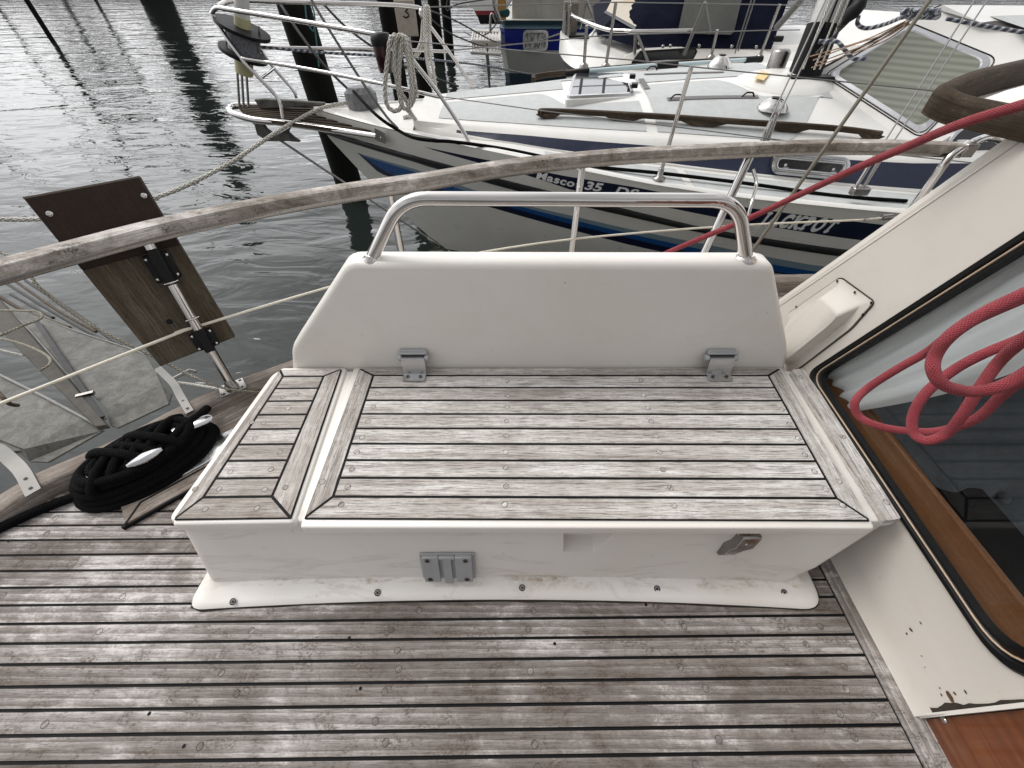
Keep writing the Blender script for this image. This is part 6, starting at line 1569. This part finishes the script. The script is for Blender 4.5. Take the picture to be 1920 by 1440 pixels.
# hull: bow at the left, running right and away
gun = [C(1048, 98, 7.35), C(1060, 116, 6.95), C(1090, 132, 6.55), C(1180, 140, 6.25), C(1440, 128, 6.20), C(1600, 120, 6.2)]
gun = smooth_path(gun, 5); far_g = [V((gun[0].x + (p.x - gun[0].x) * .9, 14.7 - p.y, p.z)) for p in gun]
def low(p, k, z): return V((lerp(p.x, 2.6, k), lerp(p.y, 7.4, k), z))
zg = gun[0].z
g = MB(); g.smooth = True
for gg, fl_ in ((gun, True), (far_g, False)):
    g.grid([gg, [p + V((-.01, -.01 if fl_ else .01, -.05)) for p in gg], [low(p, .06, p.z - .1) for p in gg], [low(p, .12, -.9) for p in gg], [low(p, .22, ZW - .3) for p in gg]], False, flip=fl_, mats=lambda j, i: 1 if j < 2 else 0)
g.build('hull', [M['hullwhite'], M['black']], cr_, sharp=50)
g = MB(); g.smooth = True
roofl = [V((p.x, lerp(p.y, 7.35, .18), p.z + .10)) for p in gun]; roofm = [V((p.x, lerp(p.y, 7.35, .6), p.z + .22)) for p in gun]; roofc = [V((p.x, 7.35, p.z + .25)) for p in gun]
g.grid([gun, [V((p.x, lerp(p.y, 7.35, .07), p.z + .01)) for p in gun], roofl, roofm, roofc, [V((p.x, 14.7 - p.y, p.z)) for p in roofm], [V((p.x, 14.7 - p.y, p.z)) for p in roofl], far_g], False); g.build('foredeck', M['white'], cr_, sharp=50)
# windscreen of raked panes in a white frame
def pane(pp, y_, name, mat, par, fr=True, r_=.03):
    q = [C(px, py, yy_) for (px, py), yy_ in zip(pp, y_)]
    n_ = (q[1] - q[0]).cross(q[-1] - q[0]).normalized()
    if n_.y > 0: n_ = -n_
    if fr:
        g = MB(); g.tube(q, .022, 6, closed=True); f_ = g.build('pane_frame', M['white'], par)
    g = MB(); g.face(q); g.build(name, mat, f_ if fr else par, fix=True)
a = NT('clouded_pane'); n = a.noise(a.coord('Object'), 3, 4, .5); a.col(a.ramp(n, (.3, (.05, .055, .055)), (.7, (.13, .14, .14)))); a.rough(.08); M['cpane'] = a.m
ws = MB(); q = [C(*p) for p in ((1098, 72, 7.5), (1120, 50, 7.9), (1184, 92, 7.1), (1168, 118, 6.6), (1112, 92, 6.9))]; ws.face(q); ws_o = ws.build('windscreen', M['white'], cr_, fix=True)
pane([(1106, 72), (1117, 54), (1134, 63), (1113, 87)], [7.45, 7.78, 7.5, 7.05], 'pane', M['cpane'], ws_o)
pane([(1121, 90), (1142, 68), (1168, 92), (1158, 113)], [6.98, 7.4, 7.0, 6.62], 'pane', M['cpane'], ws_o)
# cabin side and long window
zc1 = C(1300, 88, 6.45).z
g = MB(); g.smooth = False
cs = [(1150, 120), (1195, 92), (1250, 88), (1600, 84)]
g.grid([[C(1150, 121, 6.42), C(1195, 122, 6.36), C(1250, 122, 6.34), C(1640, 118, 6.34)], [C(1168, 108, 6.46), C(1200, 92, 6.48), C(1250, 88, 6.5), C(1640, 84, 6.5)], [C(1180, 96, 6.9), C(1206, 86, 6.9), C(1260, 84, 6.9), C(1640, 80, 6.9)]], False); csd = g.build('cabin_side', M['gel'], cr_, sharp=30)
q = [C(*p, 6.385) for p in ((1184, 118), (1200, 97), (1304, 91), (1306, 97), (1296, 116))]; g = MB(); g.face(q); g.build('side_window', M['darkglass'], csd, fix=True); g = MB(); g.tube(q, .012, 6, closed=True); g.build('window_seal', M['black'], csd)
g = MB(); g.tube([C(1449, 73, 6.3), C(1467, 73, 6.3)], .03, 8); g.build('grab_grip', M['black'], csd)
# canopy
a = NT('navy_canvas'); n = a.noise(a.coord('Object', (1, 1, 1)), 4, 5, .6, .8); a.col(a.ramp(n, (.3, (.003, .004, .011)), (.75, (.008, .010, .024)))); a.rough(.9); a.bump(n, .5, .04); a.b.inputs['Specular IOR Level'].default_value = .1; M['canvas'] = a.m
g = MB(); g.smooth = False
lo_ = [C(1120, 66, 7.0), C(1190, 88, 6.55), C(1300, 91, 6.46), C(1430, 92, 6.46), C(1445, 92, 6.46)]
hi_ = [C(1180, -6, 7.15), C(1235, -40, 6.85), C(1340, -60, 6.85), C(1470, -60, 6.85), C(1500, -60, 6.9)]
rows = []
for j in range(9):
    s = j / 8; rows.append([p.lerp(q_, s) + V((0, .02 * math.sin(s * 9 + k), 0)) for k, (p, q_) in enumerate(zip(lo_, hi_))])
g.grid(rows, False); top_ = [p + V((.2, 1.2, .1)) for p in hi_]; g.grid([hi_, top_, [p + V((0, 1.0, -.1)) for p in top_]], False)
g.grid([[lo_[0], hi_[0]], [lo_[0] + V((.1, 1.4, .2)), hi_[0] + V((.2, 1.4, .1))]], False); g.grid([[lo_[-1], hi_[-1]], [lo_[-1] + V((.1, 1.8, .2)), hi_[-1] + V((.2, 1.8, .1))]], False)
cv = g.build('canopy', M['canvas'], cr_, sharp=50)
def cpanel(pp, s, name, mat, off=.03):
    # panel on the canopy near side: (image points), solved on the plane of the canopy
    pl0_, pl1_, pl2_ = lo_[2], lo_[3], hi_[2]; n_ = (pl1_ - pl0_).cross(pl2_ - pl0_).normalized(); n_ = -n_ if n_.y > 0 else n_
    q = [plane_hit(px, py, pl0_ + n_ * off, n_) for px, py in pp]; g = MB(); q2 = q; g.face(q2); o = g.build(name, mat, cv, fix=True); return o
a = NT('murky_clear_vinyl'); n = a.noise(a.coord('Object'), 2.2, 4, .6); a.col(a.ramp(n, (.3, (.055, .058, .05)), (.75, (.12, .12, .105)))); a.rough(.2)
cpanel([(1274, 60), (1272, 54), (1290, -30), (1400, -30), (1388, 10), (1376, 60), (1370, 65), (1285, 63)], 0, 'clear_window', a.m, .06)
a = NT('cream_canvas_flap'); n = a.noise(a.coord('Object', (1, 1, 1)), 3, 6, .6, .6); a.col(a.ramp(n, (.35, (.62, .55, .46)), (.6, (.55, .50, .42)), (.8, (.50, .28, .12)))); a.rough(.8)
n_ = (lo_[1] - lo_[0]).cross(hi_[0] - lo_[0]).normalized(); n_ = -n_ if n_.y > 0 else n_
g = MB(); q = [plane_hit(*p, lo_[0] + n_ * .05, n_) for p in ((1137, 20), (1150, -6), (1222, -6), (1192, 50))]; g.face(q); g.build('cream_panel', a.m, cv, fix=True)
g = MB(); q = [plane_hit(*p, lo_[0] + n_ * .045, n_) for p in ((1132, 23), (1137, 19), (1192, 49), (1190, 56))]; g.face(q); g.build('grey_hem', plain('grey_hem', (.14, .15, .16), .8), cv, fix=True)
for px, py in ((1199, 81), (1243, 87), (1257, 86), (1311, 86), (1372, 87), (1418, 88)):
    g = MB(); g.lathe(C(px, py, 6.43), (0, -1, .2), [(.02, 0), (.016, .012), (.0001, .014)], 10); g.build('canopy_button', M['steel2'] if px > 1200 else M['white'], cv)
# pulpit of the cruiser
g = MB()
g.tube(smooth_path([C(1066, -20, 7.3), C(1070, 10, 7.3), C(1071, 28, 7.3), C(1100, 42, 7.0), C(1140, 56, 6.7), C(1175, 58, 6.5), C(1192, 59, 6.4), C(1300, 57, 6.3)], 6), .022, 8)
g.build('pulpit_tube', M['steel'], cr_)
for a_, b_, r_ in (((1068, 10, 7.3), (1066, 88, 7.3), .022), ((1061, 20, 7.35), (1058, 80, 7.35), .022), ((1192, 59, 6.4), (1190, 100, 6.45), .018), ((1194, 62, 6.4), (1215, 116, 6.3), .018), ((1100, 0, 7.2), (1118, 48, 7.2), .016), ((1100, 2, 7.2), (1088, 55, 7.3), .010)):
    g = MB(); g.tube([C(*a_), C(*b_)], r_, 8); g.build('pulpit_leg', M['steel2'], cr_)
g = MB(); g.box(C(1064, 85, 7.3), (.14, .12, .16)); g.build('bow_fitting', M['black'], cr_, bevel=.01)
g = MB(); g.box(C(1068, 52, 7.6), (.20, .1, .55)); g.build('bow_board', plain('worn_board', (.20, .17, .14), .9, var=.3), cr_, bevel=.01)
g = MB(); g.box(C(1083, 68, 7.4), (.28, .3, .05)); g.build('winch', M['black'], cr_, bevel=.01)
# struts and stays of the cruiser
for a_, b_, r_ in (((1283, 102, 6.3), (1322, 5, 6.0), .020), ((1318, -10, 6.2), (1331, 62, 6.3), .02), ((1378, 100, 6.25), (1412, -10, 5.9), .008), ((1384, 95, 6.25), (1418, -10, 5.9), .008), ((1456, 52, 6.2), (1506, -5, 5.9), .035)):
    g = MB(); g.tube([C(*a_), C(*b_)], r_, 8); g.build('stay', M['wiregrey'], cr_)
# white yacht deck further aft, behind the pilothouse
wy = thing('white_yacht', 'white yacht deck visible behind the mast and pilothouse at the top right', 'yacht', (7, 9, ZW))
g = MB(); q = [C(1525, 95, 6.9), C(1560, 12, 8.2), C(1700, 22, 8.0), C(1920, 30, 8.0), C(2000, 60, 7.0), C(1800, 90, 6.6)]; g.prism(q, (0, 0, 1.4)); g.build('hull', M['white'], wy, bevel=.05)
# thin dark mooring lines in the gap
for pp, lb in (([(802, 18, 8), (860, 42, 10), (935, 80, 12.7), (1000, 78, 12.6), (1056, 62, 7.5)], 'dark mooring line sagging in front of the blue boat'),
               ([(870, 60, 14), (890, 68, 13.2), (915, 62, 12.9), (940, 32, 12.9)], 'dark line looped from the blue boat corner over its slatted steps'),
               ([(800, 30, 9), (840, 60, 10), (880, 78, 11), (910, 88, 12)], 'dark mooring line dropping behind the far bow rail corner'),
               ([(840, -10, 12), (838, 20, 12), (858, 8, 12), (930, -4, 13)], 'dark line at the top edge between piling and blue boat')):
    g = MB(); g.tube(smooth_path([Py(*p) for p in pp], 8), .014, 6); tag(g.build('mooring_line', M['olddark'], None), lb, 'mooring line')
